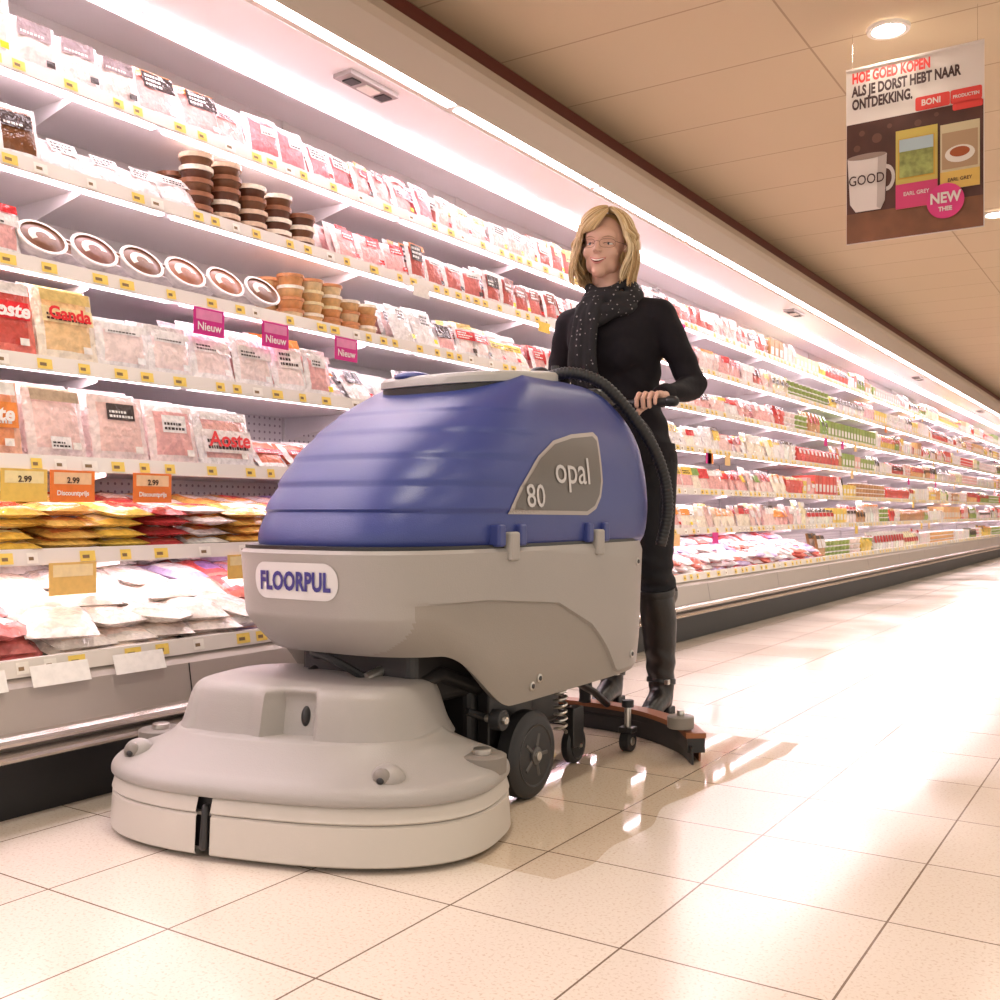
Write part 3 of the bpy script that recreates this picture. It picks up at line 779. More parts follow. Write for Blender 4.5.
pin = [(cx+(a-cx)*.93, cz+(b-cz)*.90) for a, b in poly]
S(project('side_badge', pin, [tuple(range(len(pin)))], sidemap, (-1, 0, 0), tb, .0035, m_dec2, None, .012))
m_txt = mat('decal_text', (.50, .48, .48), .4)
v, f = text_mesh('opal', .098, bold=.0004)
S(project('badge_text_top', [(p[0]*1.12+2.275, p[1]+.772) for p in v], f, sidemap, (-1, 0, 0), tb, .006, m_txt, None, .02))
v, f = text_mesh('80', .078, bold=.0005)
S(project('badge_text_number', [(p[0]*1.05+2.090, p[1]+.712) for p in v], f, sidemap, (-1, 0, 0), tb, .006, m_txt, None, .02))
fm = lambda a, b: (a, 1.0, b)
pl = rrect(.245, .080, .036, 8, -1.585, .551)
m_lw = mat('logo_white', (.64, .62, .62), .35); m_lb = mat('logo_blue', (.045, .04, .22), .4)
S(project('logo_plate', pl, [tuple(range(len(pl)))], fm, (0, 1, 0), bb, .002, m_lw, None, .012))
v, f = text_mesh('FLOORPUL', .060, bold=.0024, spacing=1.05, shear=.1)
xs = [p[0] for p in v]; k = .208/(max(xs)-min(xs))
S(project('logo_text', [(p[0]*k-1.585, p[1]*.92+.532) for p in v], f, fm, (0, 1, 0), bb, .0045, m_lb, None, .012))
def sx_at(bv, y, z):
    h = bv.ray_cast(Vector((-1.0, y, z)), Vector((-1, 0, 0))); return h[0].x if h[0] else -1.27
for i, y in enumerate((1.985, 2.40)):
    X = sx_at(bb, y, .58)
    S(box('latch_%d' % i, X-.012, X+.010, y-.020, y+.020, .588, .655, m_grey, bevel=.006))
    S(box('latch_tab_%d' % i, X-.03, X+.004, y+.030, y+.060, .622, .672, m_blued, bevel=.006))
    S(box('latch_tabb_%d' % i, X-.03, X+.004, y-.060, y-.030, .622, .672, m_blued, bevel=.006))
for i, (y, z) in enumerate(((2.66, .56), (2.10, .285), (2.13, .300), (2.64, .30))):
    X = sx_at(bb, y, z)
    SO('bolt_%d' % i, cyl((X-.004, y, z), (X+.004, y, z), .011, 16), m_met)
    SO('bolt_dark_%d' % i, cyl((X+.003, y, z), (X+.006, y, z), .006, 12), m_blk)
P = catmull([(-1.52, 2.56, 1.086), (-1.43, 2.57, 1.096), (-1.36, 2.62, 1.068), (-1.315, 2.70, .995), (-1.278, 2.78, .90), (-1.258, 2.83, .80), (-1.255, 2.845, .70), (-1.275, 2.84, .60)], 26)
SO('drain_hose', sweep(P, lambda t: .0165+.0022*math.sin(t*2*pi*62), 14), m_rub, True, None)
P = catmull([(-1.60, 2.64, 1.09), (-1.50, 2.62, 1.110), (-1.42, 2.66, 1.09), (-1.36, 2.74, 1.03), (-1.30, 2.83, .93), (-1.285, 2.875, .80), (-1.29, 2.875, .66)], 8)
SO('cable', sweep(P, .007, 8), m_rub)
S(box('control_console', -1.78, -1.40, 2.68, 2.82, 1.02, 1.065, m_blk, bevel=.02))
SO('hose_elbow', ellip((-1.53, 2.56, 1.090), (.038, .03, .030)), m_rub)
SO('console_knob', cyl((-1.50, 2.60, 1.07), (-1.50, 2.60, 1.125), .012, 16), m_blk)
HB = (2.90, 1.035)
SO('handle_bar', sweep(catmull([(-1.83, 2.80, 1.02), (-1.845, 2.86, 1.03), (-1.81, HB[0], HB[1]), (-1.6, HB[0], HB[1]), (-1.35, HB[0], HB[1]), (-1.26, HB[0], HB[1])], 8), .0135, 14), m_rub)
SO('handle_end_cap', tcap((-1.272, HB[0], HB[1]), (-1.258, HB[0], HB[1]), .018, .016), m_rub)
for i, x in enumerate((-1.66, -1.50)): SO('handle_stem_%d' % i, sweep([(x, 2.78, 1.04), (x, 2.84, 1.035), (x, HB[0], HB[1])], .012, 10), m_blk)
# --- chassis
S(box('chassis', -1.80, -1.40, 2.02, 2.46, .13, .29, m_blk, bevel=.02))
S(box('chassis_rear', -1.76, -1.44, 2.44, 2.72, .20, .29, m_blk, bevel=.02))
S(box('chassis_front', -1.74, -1.40, 1.80, 2.05, .26, .42, m_blk, bevel=.02))
SO('lift_arm_a', sweep([(-1.42, 1.75, .30), (-1.40, 1.90, .33), (-1.40, 2.10, .26)], .018, 10), m_blk)
SO('lift_arm_b', sweep([(-1.70, 1.75, .30), (-1.68, 1.90, .36), (-1.66, 2.10, .30)], .018, 10), m_blk)
SO('gas_spring', sweep([(-1.50, 1.76, .33), (-1.47, 1.95, .38)], .012, 10), m_met)
for i, q in enumerate((([-1.50, 1.78, .32], [-1.56, 1.72, .37], [-1.66, 1.76, .375], [-1.70, 1.86, .34]), ([-1.44, 1.80, .31], [-1.42, 1.86, .36], [-1.48, 1.90, .39]), ([-1.36, 1.95, .24], [-1.33, 2.02, .21], [-1.36, 2.10, .18]))):
    SO('lift_cable_%d' % i, sweep(catmull(q, 8), .009, 8), m_rub)
# --- wheels
m_wd = mat('wheel_disc_grey', (.075, .07, .066), .45)
def wheel(name, x, y, r, w, hub=True):
    prof = [(0, r*.3), (0, r*.80), (.08, r*.93), (.22, r), (.78, r), (.92, r*.93), (1, r*.80), (1, r*.3)]
    SO(name+'_tyre', cyl((x-w, y, r+.001), (x, y, r+.001), r, 40, prof), m_rub)
    if hub:
        SO(name+'_rim', cyl((x-.01, y, r), (x+.002, y, r), r, 32, [(0, r*.74), (.6, r*.74), (1, r*.70), (.6, r*.60), (.4, r*.56), (.4, .001)]), m_blk)
        SO(name+'_disc', cyl((x-.012, y, r), (x+.001, y, r), r, 32, [(0, r*.58), (.7, r*.58), (.9, r*.50), (.7, r*.3), (.7, .001)]), m_wd)
        V = [cyl((x-.012, y, r), (x+.006, y, r), r*.2, 20)]
        for a in range(5):
            t = a*2*pi/5; V.append(sweep([(x-.003, y, r), (x-.003, y+r*.5*math.cos(t), r+r*.5*math.sin(t))], r*.06, 6))
        SO(name+'_spokes', merge(V), m_wd); SO(name+'_axle', cyl((x, y, r), (x+.012, y, r), r*.10, 16), m_met)
wheel('drive_wheel', -1.295, 2.15, .107, .055)
wheel('drive_wheel_far', -1.82, 2.15, .107, .055)
wheel('caster_wheel', -1.38, 2.52, .052, .03)
wheel('caster_wheel_far', -1.74, 2.52, .052, .03)
S(box('axle_bracket', -1.40, -1.365, 2.05, 2.25, .09, .27, m_blk, bevel=.006))
S(box('caster_fork', -1.405, -1.372, 2.48, 2.54, .05, .16, m_blk, bevel=.004))
SO('caster_spring', sweep([(-1.345+.016*math.cos(t*2*pi*6), 2.36+.016*math.sin(t*2*pi*6), .12+.11*t) for t in np.linspace(0, 1, 90)], .0035, 6), m_met)
SO('small_guide_wheel', cyl((-1.31, 1.985, .222), (-1.28, 1.985, .222), .024, 20), m_rub)
SO('small_guide_bracket', cyl((-1.33, 1.985, .222), (-1.272, 1.985, .222), .009, 16), m_met)
# --- deck (staggered twin-brush head, skewed)
dk = Matrix.Translation((-1.612, 1.70, 0)) @ Matrix.Rotation(math.radians(15), 4, 'Z')
def D(p): return tuple(dk @ Vector(p))
def DO(name, vf, m, smooth=True, angle=40): return SO(name, ([D(p) for p in vf[0]], vf[1]), m, smooth, angle)
def dring(hx, hy, z, n=2.6, N=144, cx=0, cy=0): return sring(cx, cy, hx, hy, hy, n, z, N)
HX = .436; HY = .270
def skirt(z0, z1, o0, o1, gap):
    V = []; F = []; N = 200; rows = []
    prof = [(z0, o0-.004), (z0+.004, o0), ((z0+z1)/2, (o0+o1)/2), (z1-.004, o1), (z1, o1-.004), (z1, o1-.03), (z0, o0-.03)]
    for z, off in prof: rows.append(sring(0, 0, HX+off, HY+off, HY+off, 2.6, z, N))
    M = len(prof)
    for r in rows: V += r
    for j in range(N):
        x, y, _ = rows[1][j]; x2, y2, _ = rows[1][(j+1) % N]
        if y < 0 and gap[0] < (x+x2)/2 < gap[1]: continue
        for k in range(M):
            a = k*N+j; b = k*N+(j+1) % N; c = ((k+1) % M)*N+(j+1) % N; d = ((k+1) % M)*N+j
            F.append((a, b, c, d))
    return V, F
DO('brush_skirt_lower', skirt(.012, .092, .014, .010, (-.100, -.074)), m_cream)
DO('brush_skirt_upper', skirt(.094, .128, .011, .004, (-.100, -.074)), m_cream)
DO('skirt_band', loft([dring(HX+.004, HY+.004, .090), dring(HX+.004, HY+.004, .096)]), m_greyd)
DO('skirt_inner', loft([dring(HX-.015, HY-.012, .02), dring(HX-.01, HY-.01, .125)]), m_blk)
DO('skirt_joint', merge([tcap((-.088, -.278, .03), (-.088, -.272, .105), .010, .008)]), m_blk)
prof = [(.444, .280, .128), (.448, .284, .134), (.446, .282, .148), (.434, .270, .161), (.408, .252, .171), (.374, .234, .183), (.335, .214, .200), (.312, .20, .214), (.298, .188, .228)]
pf = catmull(prof, 4)
DO('deck_cover', loft([dring(a, b, z) for a, b, z in pf]), m_grey, True, 60)
rings = []
hp = catmull([(.305, .190, .205), (.288, .182, .235), (.276, .176, .27), (.268, .171, .295), (.258, .164, .316), (.240, .148, .328), (.20, .12, .331)], 6)
for a, b, z in hp:
    r = sring(0, 0.02, a, b, b+.03, 3.4, z, 260); out = []
    for x, y, zz in r:
        if y < 0:
            u_ = (x-.035)/.050
            t = 1/(1+math.exp((abs(u_)-1)/.06))
            e = 1/(1+math.exp((zz-.315)/.006))
            y += .045*t*(.35+.65*e)
            u2 = (x+.135)/.085; t2 = 1/(1+math.exp((abs(u2)-1)/.06)); y += .014*t2
        out.append((x, y, zz))
    rings.append(out)
DO('motor_housing', loft(rings), m_grey, True, 50)
DO('housing_hole', ellip((.050, -.105, .265), (.012, .016, .024)), m_blk)
for i, (x, y, z) in enumerate(((.275, -.190, .172), (-.335, -.155, .174))):
    DO('boss_%d' % i, ellip((x, y, z), (.036, .028, .030)), m_grey)
    DO('boss_socket_%d' % i, ellip((x-.004, y-.018, z+.006), (.021, .012, .019)), m_greyd)
    DO('boss_bolt_%d' % i, ellip((x-.004, y-.029, z+.002), (.008, .004, .007)), m_blk)
for i, (x, y) in enumerate(((.400, .02), (-.415, .03))):
    DO('corner_roller_%d' % i, cyl((x, y, .145), (x, y, .184), .052, 40), m_greyd)
    DO('corner_roller_hub_%d' % i, cyl((x, y, .184), (x, y, .196), .020, 20), m_met)
# --- squeegee
P = catmull([(-2.03, 2.74, .055), (-1.95, 2.86, .055), (-1.78, 2.955, .055), (-1.58, 2.98, .055), (-1.38, 2.94, .055), (-1.20, 2.82, .055), (-1.105, 2.70, .055)], 10)
def strip(P, w, z0, z1):
    R = []
    for i, p in enumerate(P):
        a = Vector(P[min(i+1, len(P)-1)])-Vector(P[max(i-1, 0)]); a.normalize(); n = Vector((-a.y, a.x, 0))
        p = Vector((p[0], p[1], 0))
        R.append([p+n*w/2+Vector((0, 0, z0)), p-n*w/2+Vector((0, 0, z0)), p-n*w/2+Vector((0, 0, z1)), p+n*w/2+Vector((0, 0, z1))])
    return loft(R)
m_sq = mat('squeegee_blade_brown', (.27, .095, .035), .45)
SO('squeegee_bar', strip(P, .050, .030, .070), m_blk, True, 30)
SO('squeegee_blade_back', strip([(p[0]*1.0, p[1]+.026, 0) for p in P], .006, .002, .080), m_sq, True, 30)
SO('squeegee_blade_front', strip([(p[0], p[1]-.026, 0) for p in P], .006, .002, .050), m_blk, True, 30)
SO('squeegee_top_plate', strip(P, .056, .070, .084), m_sq, True, 30)
for i, (x, y) in enumerate(((-1.160, 2.72), (-1.99, 2.74))):
    SO('squeegee_roller_%d' % i, cyl((x, y, .090), (x, y, .124), .038, 36), m_greyd)
    SO('squeegee_roller_pin_%d' % i, cyl((x, y, .12), (x, y, .140), .010, 12), m_met)
for i, (x, y) in enumerate(((-1.33, 2.73), (-1.80, 2.76))):
    SO('squeegee_caster_%d' % i, cyl((x-.015, y, .031), (x+.015, y, .031), .030, 24), m_rub)
    SO('squeegee_caster_hub_%d' % i, cyl((x-.018, y, .031), (x+.018, y, .031), .012, 16), m_met)
    SO('squeegee_caster_stem_%d' % i, cyl((x, y, .05), (x, y, .14), .010, 16), m_met)
    S(box('squeegee_caster_fork_%d' % i, x-.022, x+.022, y-.02, y+.02, .056, .072, m_blk, bevel=.003))
    SO('squeegee_knob_%d' % i, cyl((x, y, .13), (x, y, .150), .018, 16), m_rub)
SO('squeegee_arm_a', sweep([(-1.47, 2.62, .22), (-1.48, 2.80, .15), (-1.50, 2.93, .09)], .012, 8), m_blk)
SO('squeegee_arm_b', sweep([(-1.69, 2.62, .22), (-1.68, 2.80, .15), (-1.66, 2.93, .09)], .012, 8), m_blk)
P = catmull([(-1.58, 2.93, .09), (-1.57, 2.92, .20), (-1.56, 2.86, .30), (-1.55, 2.79, .36)], 10)
SO('vacuum_hose', sweep(P, lambda t: .02+.002*math.sin(t*2*pi*24), 12), m_rub, True, None)

# ------------------------------------------------------------------ woman
WX = -1.57
wo = empty('woman', (WX, 3.2, 0))
def W(o):
    o.parent = wo; o.matrix_parent_inverse = Matrix.Translation((-WX, -3.2, 0)); return o
m_skin = mat('skin', (.60, .36, .275), .5, bump=.02, bscale=200)
m_sweat = mat('black_sweater', (.009, .007, .010), .8, bump=.6, bscale=13, vary=.3, spec=.22)
m_jean = mat('dark_jeans', (.008, .008, .011), .75, bump=.4, bscale=26, spec=.3)
m_boot = mat('black_leather', (.010, .008, .008), .35, bump=.4, bscale=18)
tz = [(.80, 3.20, .145, .10), (.86, 3.195, .166, .120), (.92, 3.19, .172, .123), (.99, 3.185, .156, .110), (1.07, 3.17, .138, .100), (1.15, 3.155, .144, .104), (1.22, 3.135, .157, .118),
      (1.28, 3.125, .166, .118), (1.33, 3.12, .172, .102), (1.365, 3.115, .158, .080), (1.395, 3.11, .105, .066), (1.425, 3.10, .062, .055), (1.455, 3.09, .052, .052)]
tor = loft([sring(WX, cy, hx, hy, hy*.9, 2.3, z, 40) for z, cy, hx, hy in tz])
LH = Vector((-1.340, HB[0], HB[1])); RH = Vector((-1.73, HB[0], HB[1]))
Ls = (WX+.166, 3.12, 1.345); Le = (-1.318, 3.205, 1.115); Lw = (-1.330, 3.00, 1.068)
Rs = (WX-.166, 3.12, 1.345); Re = (-1.835, 3.18, 1.115); Rw = (-1.755, 3.00, 1.068)
parts = []
def limb(p1, p2, r1, r2, sx=1.0): parts.append(tcap(p1, p2, r1, r2, sx=sx))
parts.append(tor)
parts.append(tcap((WX, 3.11, 1.40), (WX, 3.075, 1.515), .052, .047))
for s, e, w_ in ((Ls, Le, Lw), (Rs, Re, Rw)):
    limb(s, e, .056, .043); limb(e, w_, .043, .031)
    limb((WX+(s[0]-WX)*.50, 3.12, 1.365), s, .052, .055)
parts.append(ellip((WX+.065, 3.066, 1.225), (.066, .055, .064))); parts.append(ellip((WX-.065, 3.066, 1.225), (.066, .055, .064)))
LA = (-1.465, 3.27, .10); RA = (-1.70, 3.36, .10)
LK = (-1.462, 3.205, .50); RK = (-1.675, 3.24, .50)
limb((WX+.088, 3.20, .87), LK, .100, .062); limb(LK, (LA[0], LA[1], .42), .060, .058)
limb((WX-.088, 3.20, .87), RK, .100, .062); limb(RK, (RA[0], RA[1]-.03, .42), .060, .058)
for A_, K_ in ((LA, LK), (RA, RK)):
    mid = Vector(K_).lerp(Vector(A_), .22); cal = Vector(K_).lerp(Vector(A_), .42)+Vector((0, .012, 0))
    limb(mid, cal, .060, .062); limb(cal, A_, .062, .044)
    a = Vector(A_)
    limb(a, a+Vector((0, .012, -.055)), .043, .034)
    limb(a+Vector((0, .0, -.03)), a+Vector((.012, -.11, -.062)), .042, .034)
    limb(a+Vector((.010, -.09, -.066)), a+Vector((.018, -.165, -.072)), .034, .024)
bod = remesh('body_and_clothes', parts, .0075, 6)
for m in (m_sweat, m_jean, m_boot, m_skin): bod.data.materials.append(m)
co = get_arr(bod.data, 'co'); no = get_arr(bod.data, 'normal'); x, y, z = co[:, 0], co[:, 1], co[:, 2]
amp = np.where((z > .88) & (z < 1.36), .003*np.sin(z*80+x*26+y*14+2*np.sin(x*17))*(np.exp(-((z-1.06)/.12)**2)+.4), 0)
amp += np.where((z > .43) & (z < .87), .003*np.sin(z*120+x*30)*np.exp(-((z-.50)/.07)**2), 0)
amp += np.where((z > .10) & (z < .42), .0022*np.sin(z*95+x*40+y*22)*np.exp(-((z-.17)/.08)**2), 0)
co = co+no*amp[:, None]; co[:, 2] = np.maximum(co[:, 2], .004)
bod.data.vertices.foreach_set('co', co.ravel()); bod.data.update()
for pg in bod.data.polygons:
    c = pg.center
    pg.material_index = 3 if c.z > 1.43 else (0 if c.z > .87 else (2 if c.z < .43 else 1))
W(bod)
for nm, A_ in (('l', LA), ('r', RA)):
    a = Vector(A_); x, y = a.x, a.y
    r = []
    for z in (.0, .012):
        r.append([(x+.010+.036*math.cos(t)*(.9 if math.sin(t) > 0 else 1), y-.07+.125*math.sin(t), z) for t in np.linspace(0, 2*pi, 33)[:-1]])
    W(obj_from('boot_sole_'+nm, *loft(r), m_rub, None, True))
    W(box('boot_heel_'+nm, x-.028, x+.030, y-.005, y+.052, .0, .03, m_rub, bevel=.006))
    K_ = LK if nm == 'l' else RK; top = Vector(K_).lerp(a, .18)
    ax = (a-Vector(K_)).normalized()
    v, f = cyl(top-ax*.012, top+ax*.012, .065, 32, [(0, .058), (0, .064), (.5, .066), (1, .064), (1, .058)])
    W(obj_from('boot_cuff_'+nm, v, f, m_boot, None, True))
    v, f = cyl((a.x, a.y-.004, a.z+.012), (a.x, a.y, a.z+.032), .05, 28, [(0, .046), (.1, .050), (.9, .050), (1, .046)])
    W(obj_from('boot_strap_'+nm, v, f, m_boot, None, True))
    W(box('boot_buckle_'+nm, a.x+.030, a.x+.044, a.y-.045, a.y-.025, .115, .132, m_met, bevel=.002))
v, f = loft([sring(WX, 3.193, hx, hy, hy*.92, 2.3, z, 60) for z, hx, hy in ((.862, .168, .121), (.855, .177, .128), (.885, .180, .131), (.93, .178, .130))])
W(obj_from('sweater_hem', v, f, m_sweat, None, True))
for nm, e, w_ in (('l', Le, Lw), ('r', Re, Rw)):
    d = (Vector(w_)-Vector(e)).normalized(); p = Vector(w_)
    v, f = cyl(p-d*.01, p+d*.035, .036, 28, [(0, .033), (.1, .037), (.9, .035), (1, .031)])
    W(obj_from('sleeve_cuff_'+nm, v, f, m_sweat, None, True))
def hand(name, C, wrist, inner):
    cy, cz = HB; pr = []
    def around(x, ang, r): a = math.radians(ang); return Vector((x, cy+r*math.cos(a), cz+r*math.sin(a)))
    wr = Vector(wrist)+Vector((0, -.02, -.004))
    offs = [.032, .011, -.010, -.030]; ends = [205, 222, 214, 190]; rad = [.0084, .0088, .0084, .0074]
    for o_, en, r in zip(offs, ends, rad):
        x = C.x+inner*o_
        kn = around(x, 48, .034)
        pr.append(tcap(wr+Vector((inner*o_*.5, 0, 0)), kn, .014, .0108))
        ch = [kn, around(x, 100, .029), around(x, 155, .025), around(x, en, .0235)]
        for a, b, q in zip(ch[:-1], ch[1:], (r, r*.95, r*.88)): pr.append(tcap(a, b, q, q*.95, N=12))
    pr.append(tcap(wr, Vector(wrist)+Vector((0, .03, .006)), .024, .026))
    pr.append(ellip(wr+Vector((0, -.035, -.006)), (.036, .034, .014)))
    tb0 = wr+Vector((inner*.022, -.010, -.008)); t1 = Vector((C.x+inner*.046, cy+.036, cz-.012)); t2 = Vector((C.x+inner*.042, cy+.010, cz-.026)); t3 = Vector((C.x+inner*.030, cy-.012, cz-.025))
    pr += [tcap(tb0, t1, .015, .012, N=12), tcap(t1, t2, .011, .0100, N=12), tcap(t2, t3, .0100, .0085, N=12)]
    return W(remesh(name, pr, .0022, 2, m_skin))
hand('hand_l', LH, Lw, -1); hand('hand_r', RH, Rw, 1)
# head -------------------------------------------------
HC = Vector((-1.572, 3.055, 1.577)); HM = Matrix.Translation(HC) @ Matrix.Rotation(math.radians(12), 4, 'Z') @ Matrix.Rotation(math.radians(4), 4, 'Y') @ Matrix.Rotation(math.radians(3), 4, 'X')
base = remesh('head_base', [ellip((0, .018, .026), (.072, .090, .080)), ellip((0, -.020, -.022), (.056, .065, .076)), ellip((0, -.056, -.084), (.026, .027, .024)),
      ellip((.032, -.050, -.024), (.028, .028, .026)), ellip((-.032, -.050, -.024), (.028, .028, .026)), ellip((0, -.050, .026), (.053, .036, .038)),
      ellip((0, -.062, -.056), (.028, .026, .028)), ellip((.036, -.020, -.056), (.018, .040, .032)), ellip((-.036, -.020, -.056), (.018, .040, .032)), tcap((0, .02, -.05), (0, .03, -.11), .046, .046)], .004, 14)
bv = [tuple(p.co) for p in base.data.vertices]; bf = [tuple(p.vertices) for p in base.data.polygons]; bpy.data.objects.remove(base)
hp = [(bv, bf), tcap((0, -.078, .010), (0, -.0985, -.021), .0065, .0088, N=12), ellip((.009, -.0915, -.0255), (.0075, .009, .0065)), ellip((-.009, -.0915, -.0255), (.0075, .009, .0065)),
      ellip((.073, .012, -.008), (.009, .018, .030)), ellip((-.073, .012, -.008), (.009, .018, .030))]
head = remesh('head', hp, .0026, 5, m_skin)
co = get_arr(head.data, 'co')
for s in (-1, 1):
    d2 = ((co[:, 0]-s*.031)/.020)**2+((co[:, 2]-.003)/.013)**2
    co[:, 1] += np.where(co[:, 1] < 0, .0055*np.exp(-d2), 0)
head.data.vertices.foreach_set('co', co.ravel()); head.data.update()
hb = bvh_of(head)
def face_pt(x, z, off=.001):
    h = hb.ray_cast(Vector((x, -.3, z)), Vector((0, 1, 0))); return (h[0] if h[0] else Vector((x, -.07, z)))+Vector((0, -off, 0))
head.data.transform(HM); W(head)
def HO(name, vf, m, smooth=True): return W(obj_from(name, [HM @ Vector(p) for p in vf[0]], vf[1], m, None, smooth, 50))
m_ew = mat('eye_white', (.66, .62, .60), .25); m_ei = mat('eye_iris', (.06, .07, .08), .2); m_lip = mat('lips', (.54, .20, .18), .42); m_teeth = mat('teeth', (.82, .78, .73), .25)
m_brow = mat('eyebrow', (.30, .18, .10), .7); m_line = mat('eye_liner', (.10, .05, .035), .6); m_fr = mat('glasses_frame', (.16, .09, .07), .3, metal=.5)
for s in (-1, 1):
    x = s*.031; c = face_pt(x, .0, 0)
    HO('eye_%d' % s, ellip(c+Vector((0, .0070, 0)), (.0125, .0092, .0056)), m_ew)
    HO('iris_%d' % s, ellip(c+Vector((-.001, -.0006, .0003)), (.0046, .0022, .0046)), m_ei)
    HO('upper_eyelid_%d' % s, sweep([face_pt(x+a*.0155, .0072-.0055*a*a, .0004) for a in np.linspace(-1, 1, 9)], .0028, 8), m_skin)
    HO('upper_lash_%d' % s, sweep([face_pt(x+a*.0150, .0046-.0050*a*a, .0026) for a in np.linspace(-1, 1, 9)], .0010, 8), m_line)
    HO('lower_lid_%d' % s, sweep([face_pt(x+a*.014, -.0054+.0040*a*a, .0004) for a in np.linspace(-1, 1, 9)], .0018, 8), m_skin)
    HO('brow_%d' % s, sweep([face_pt(x+a*.019, .0225-.005*a*a+.001*s*a, .0002) for a in np.linspace(-1, 1, 9)], lambda t: .0016*(1-.6*abs(2*t-1)), 8), m_brow)
    R = []
    for k in range(25):
        t = 2*pi*k/24; px = .033*s+.0245*math.copysign(abs(math.cos(t))**.6, math.cos(t)); pz = -.002+.0135*math.copysign(abs(math.sin(t))**.6, math.sin(t))
        R.append((px, -.096+abs(px)*.22, pz))
    HO('glasses_rim_%d' % s, sweep(R, .0007, 6), m_fr)
    HO('glasses_temple_%d' % s, sweep([(s*.0575, -.083, .004), (s*.076, -.03, .004), (s*.08, .02, .0)], .0009, 6), m_fr)
HO('glasses_bridge', sweep([(-.009, -.0955, .003), (0, -.098, .005), (.009, -.0955, .003)], .0010, 6), m_fr)
sm = np.linspace(-1, 1, 17)
HO('mouth_line', sweep([face_pt(a*.026, -.0575+.0105*a*a, .0002) for a in sm], lambda t: .0042*(1-abs(2*t-1)**2.2)+.0006, 8), mat('mouth_inside', (.18, .04, .035), .6))
HO('teeth', sweep([face_pt(a*.0215, -.0572+.0092*a*a, .0020) for a in sm], lambda t: .0036*(1-abs(2*t-1)**2.5)+.0004, 8, flat=.7), m_teeth)
HO('lip_upper', sweep([face_pt(a*.0275, -.0522+.0100*a*a-.0008*math.cos(a*6), .0010) for a in sm], lambda t: .0019*(1-abs(2*t-1)**3)+.0006, 8), m_lip)
HO('lip_lower', sweep([face_pt(a*.0270, -.0642+.0215*a*a, .0010) for a in sm], lambda t: .0027*(1-abs(2*t-1)**3)+.0006, 8), m_lip)
# hair in clumps
m_hair = [mat('blonde_hair', (.44, .28, .125), .42, vary=.3, bscale=70), mat('blonde_hair_light', (.64, .46, .24), .38, vary=.2, bscale=70), mat('blonde_hair_pale', (.76, .61, .39), .38, vary=.15, bscale=70)]
def hair_pt(phi, th, rr=1.0):
    rx, ry, rz = .086*rr, .104*rr, .095*rr
    return Vector((rx*math.sin(phi)*math.sin(th), .016-ry*math.cos(phi)*math.sin(th), .025+rz*math.cos(th)))
HS = [[], [], []]
PART = .42
def clump(kind, phi, u_, lay, ph_r, n):
    wv = random.uniform(.002, .007); Lc = random.uniform(.030, .105); end = -.088-.045*random.random(); flick = random.uniform(-.25, .28); mi = random.choices([0, 1, 2], [.3, .45, .25])[0]
    for _ in range(n):
        jp = random.gauss(0, .10); jl = random.gauss(0, .014); ju = random.gauss(0, .05); pts = []
        if kind == 'fringe':
            u2 = max(0, min(1, u_+ju)); tgt = -.15-1.0*u2; thm = 1.36+.10*u2
            for k in range(10):
                t = k/9; th = .05+thm*t**.85
                pts.append(hair_pt(PART+(tgt-PART)*(t**1.35)+jp*.4*t, th, (lay+jl)*(1.02+.07*math.sin(t*pi*.8)-.02*t)))
        elif kind == 'front':
            s = 1 if phi > PART else -1
            u2 = u_+ju; tgt = s*(1.0+.60*u2)
            thm = (1.20-.48*u2) if s < 0 else (1.0-.34*u2)
            ph0 = PART+(phi-PART)*.12
            for k in range(10):
                t = k/9; th = .05+thm*t**.72+.32*t**3
                pts.append(hair_pt(ph0+(tgt-ph0)*(t**1.15)+jp*.5*t, th, (lay+jl)*(1.03+.07*math.sin(t*pi*.9))))
            b = pts[-1]
            for k in range(1, 6):
                t = k/5; pts.append(Vector((b.x*(1+.16*math.sin(t*2.2)+flick*t*t*.7)+wv*math.sin(t*6+ph_r)-wv*math.sin(ph_r), b.y+.022*math.sin(t*1.6)+wv*.5*math.sin(5*t), b.z-(Lc+.004*random.random())*t)))
        else:
            ph = phi+jp
            for k in range(6):
                t = k/5; pts.append(hair_pt(ph*(.60+.40*t), .08+t*1.45, (lay+jl)*(1+.06*math.sin(t*pi))))
            b = pts[-1]; e2 = end+random.gauss(0, .004)
            for k in range(1, 7):
                t = k/6; z_ = b.z+(e2-b.z)*t; flare = 1.0+.17*math.sin(t*pi*.85)+(flick-.15)*t*t
                conv = -jp*.6*t*t*.09
                pts.append(Vector((b.x*flare+conv*math.cos(ph)+wv*math.sin(t*6), .016+(b.y-.016)*flare+wv*math.sin(t*5)-(.014*t if abs(ph) < 1.7 else 0), z_)))
        P = catmull(pts, 3); r0 = random.uniform(.0011, .0024)
        m_ = mi if random.random() < .75 else random.randint(0, 2)
        HS[m_].append(sweep(P, lambda t, r0=r0: r0*(1-.75*t**3)+.00025, 5))
for i in range(24): clump('fringe', 0, random.random()**.8, random.uniform(.97, 1.04), 0, 11)
for i in range(62):
    s_ = random.random()
    clump('front', random.uniform(-1.0, PART-.02) if s_ < .62 else random.uniform(PART, 1.1), random.random(), random.uniform(.97, 1.08), random.uniform(-3, 3), 11)
for i in range(110):
    phi = random.uniform(1.0, pi)*random.choice((-1, 1)); clump('side', phi, 0, random.uniform(.96, 1.10), random.uniform(-3, 3), 10)
for i in range(3): HO('hair_strands_%d' % i, merge(HS[i]), m_hair[i])
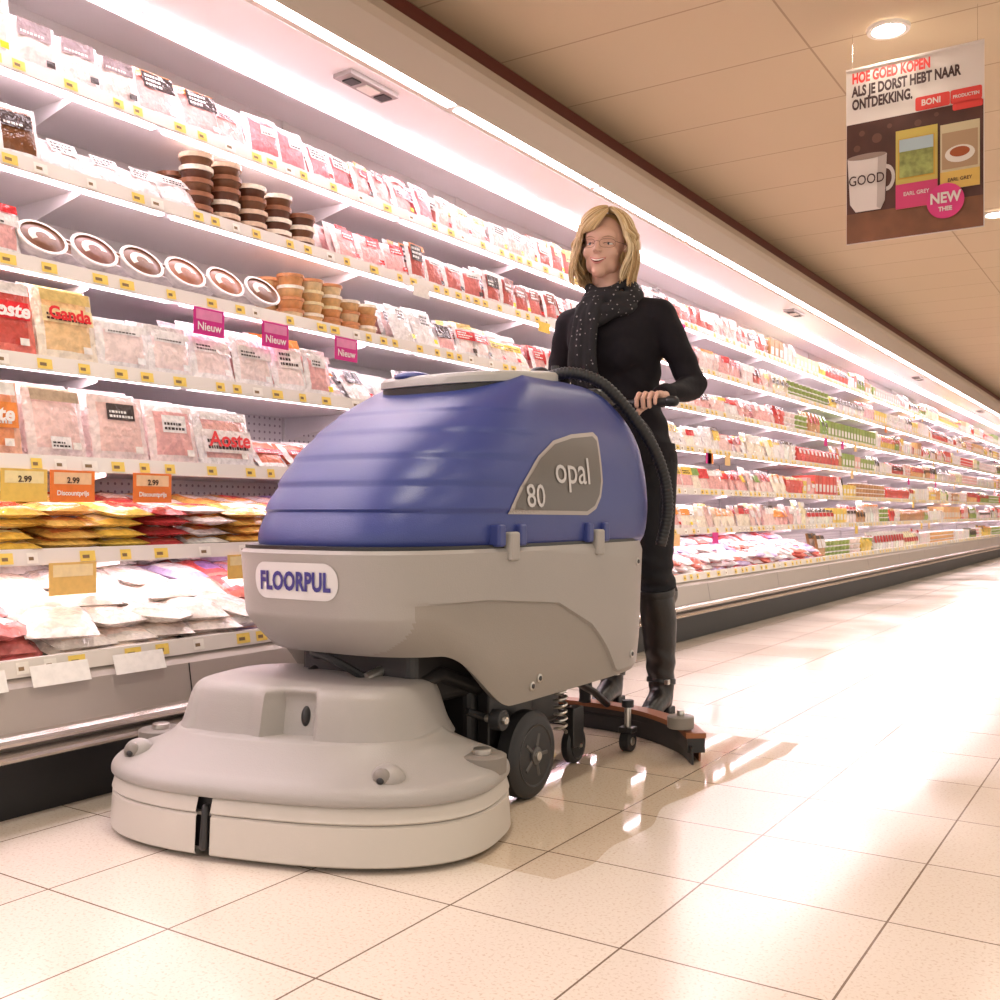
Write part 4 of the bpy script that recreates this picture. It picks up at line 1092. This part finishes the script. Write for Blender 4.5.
cap = [ellip((0, .030, .034), (.080, .082, .083)), ellip((0, .045, -.02), (.080, .060, .080)), ellip((.074, .030, -.036), (.012, .040, .048)), ellip((-.074, .030, -.036), (.012, .040, .048))]
hc = remesh('hair_mass', cap, .005, 4, m_hair[0]); hc.data.transform(HM); W(hc)
# scarf
m_scarf = mat('dotted_scarf', (.012, .011, .014), .85); nt = m_scarf.node_tree
tc = nt.nodes.new('ShaderNodeTexCoord'); vo = nt.nodes.new('ShaderNodeTexVoronoi'); vo.inputs['Scale'].default_value = 62; vo.inputs['Randomness'].default_value = .45
nt.links.new(tc.outputs['Object'], vo.inputs['Vector'])
lt = nt.nodes.new('ShaderNodeMath'); lt.operation = 'LESS_THAN'; lt.inputs[1].default_value = .19; nt.links.new(vo.outputs['Distance'], lt.inputs[0])
mx = nt.nodes.new('ShaderNodeMix'); mx.data_type = 'RGBA'; mx.inputs[6].default_value = (.010, .009, .012, 1); mx.inputs[7].default_value = (.26, .23, .24, 1)
nt.links.new(lt.outputs[0], mx.inputs[0]); nt.links.new(mx.outputs[2], nt.nodes['Principled BSDF'].inputs['Base Color'])
sp_ = []
def loop(cz, rx, ry, r, tilt, ph=0, cy=3.085):
    P = [(WX+rx*math.cos(t), cy+ry*math.sin(t), cz+tilt*math.sin(t)+.010*math.sin(3*t+ph)) for t in np.linspace(0, 2*pi, 28)]
    return sweep(P, lambda t: r*(1+.18*math.sin(t*31+ph)), 10)
sp_ += [loop(1.425, .076, .074, .022, .024), loop(1.398, .092, .086, .024, .038, 1.2), loop(1.448, .066, .064, .016, .018, 2.5), loop(1.375, .100, .090, .018, .045, 3.9)]
for dx, dr in ((-.030, .016), (-.008, .017), (.014, .015), (.034, .012)):
    tail = catmull([(WX-.01+dx*.8, 3.00, 1.40), (WX-.028+dx, 2.972, 1.34), (WX-.042+dx*1.1, 2.975, 1.25), (WX-.046+dx*1.25, 2.985, 1.17), (WX-.05+dx*1.3, 3.01, 1.10+abs(dx)*.6)], 8)
    sp_.append(sweep(tail, lambda t, dr=dr: dr*(1+.18*math.sin(t*9+dr*900)), 12))
W(remesh('scarf', sp_, .0042, 2, m_scarf))
print('DONE', len(packs.f), len(tubs.f))
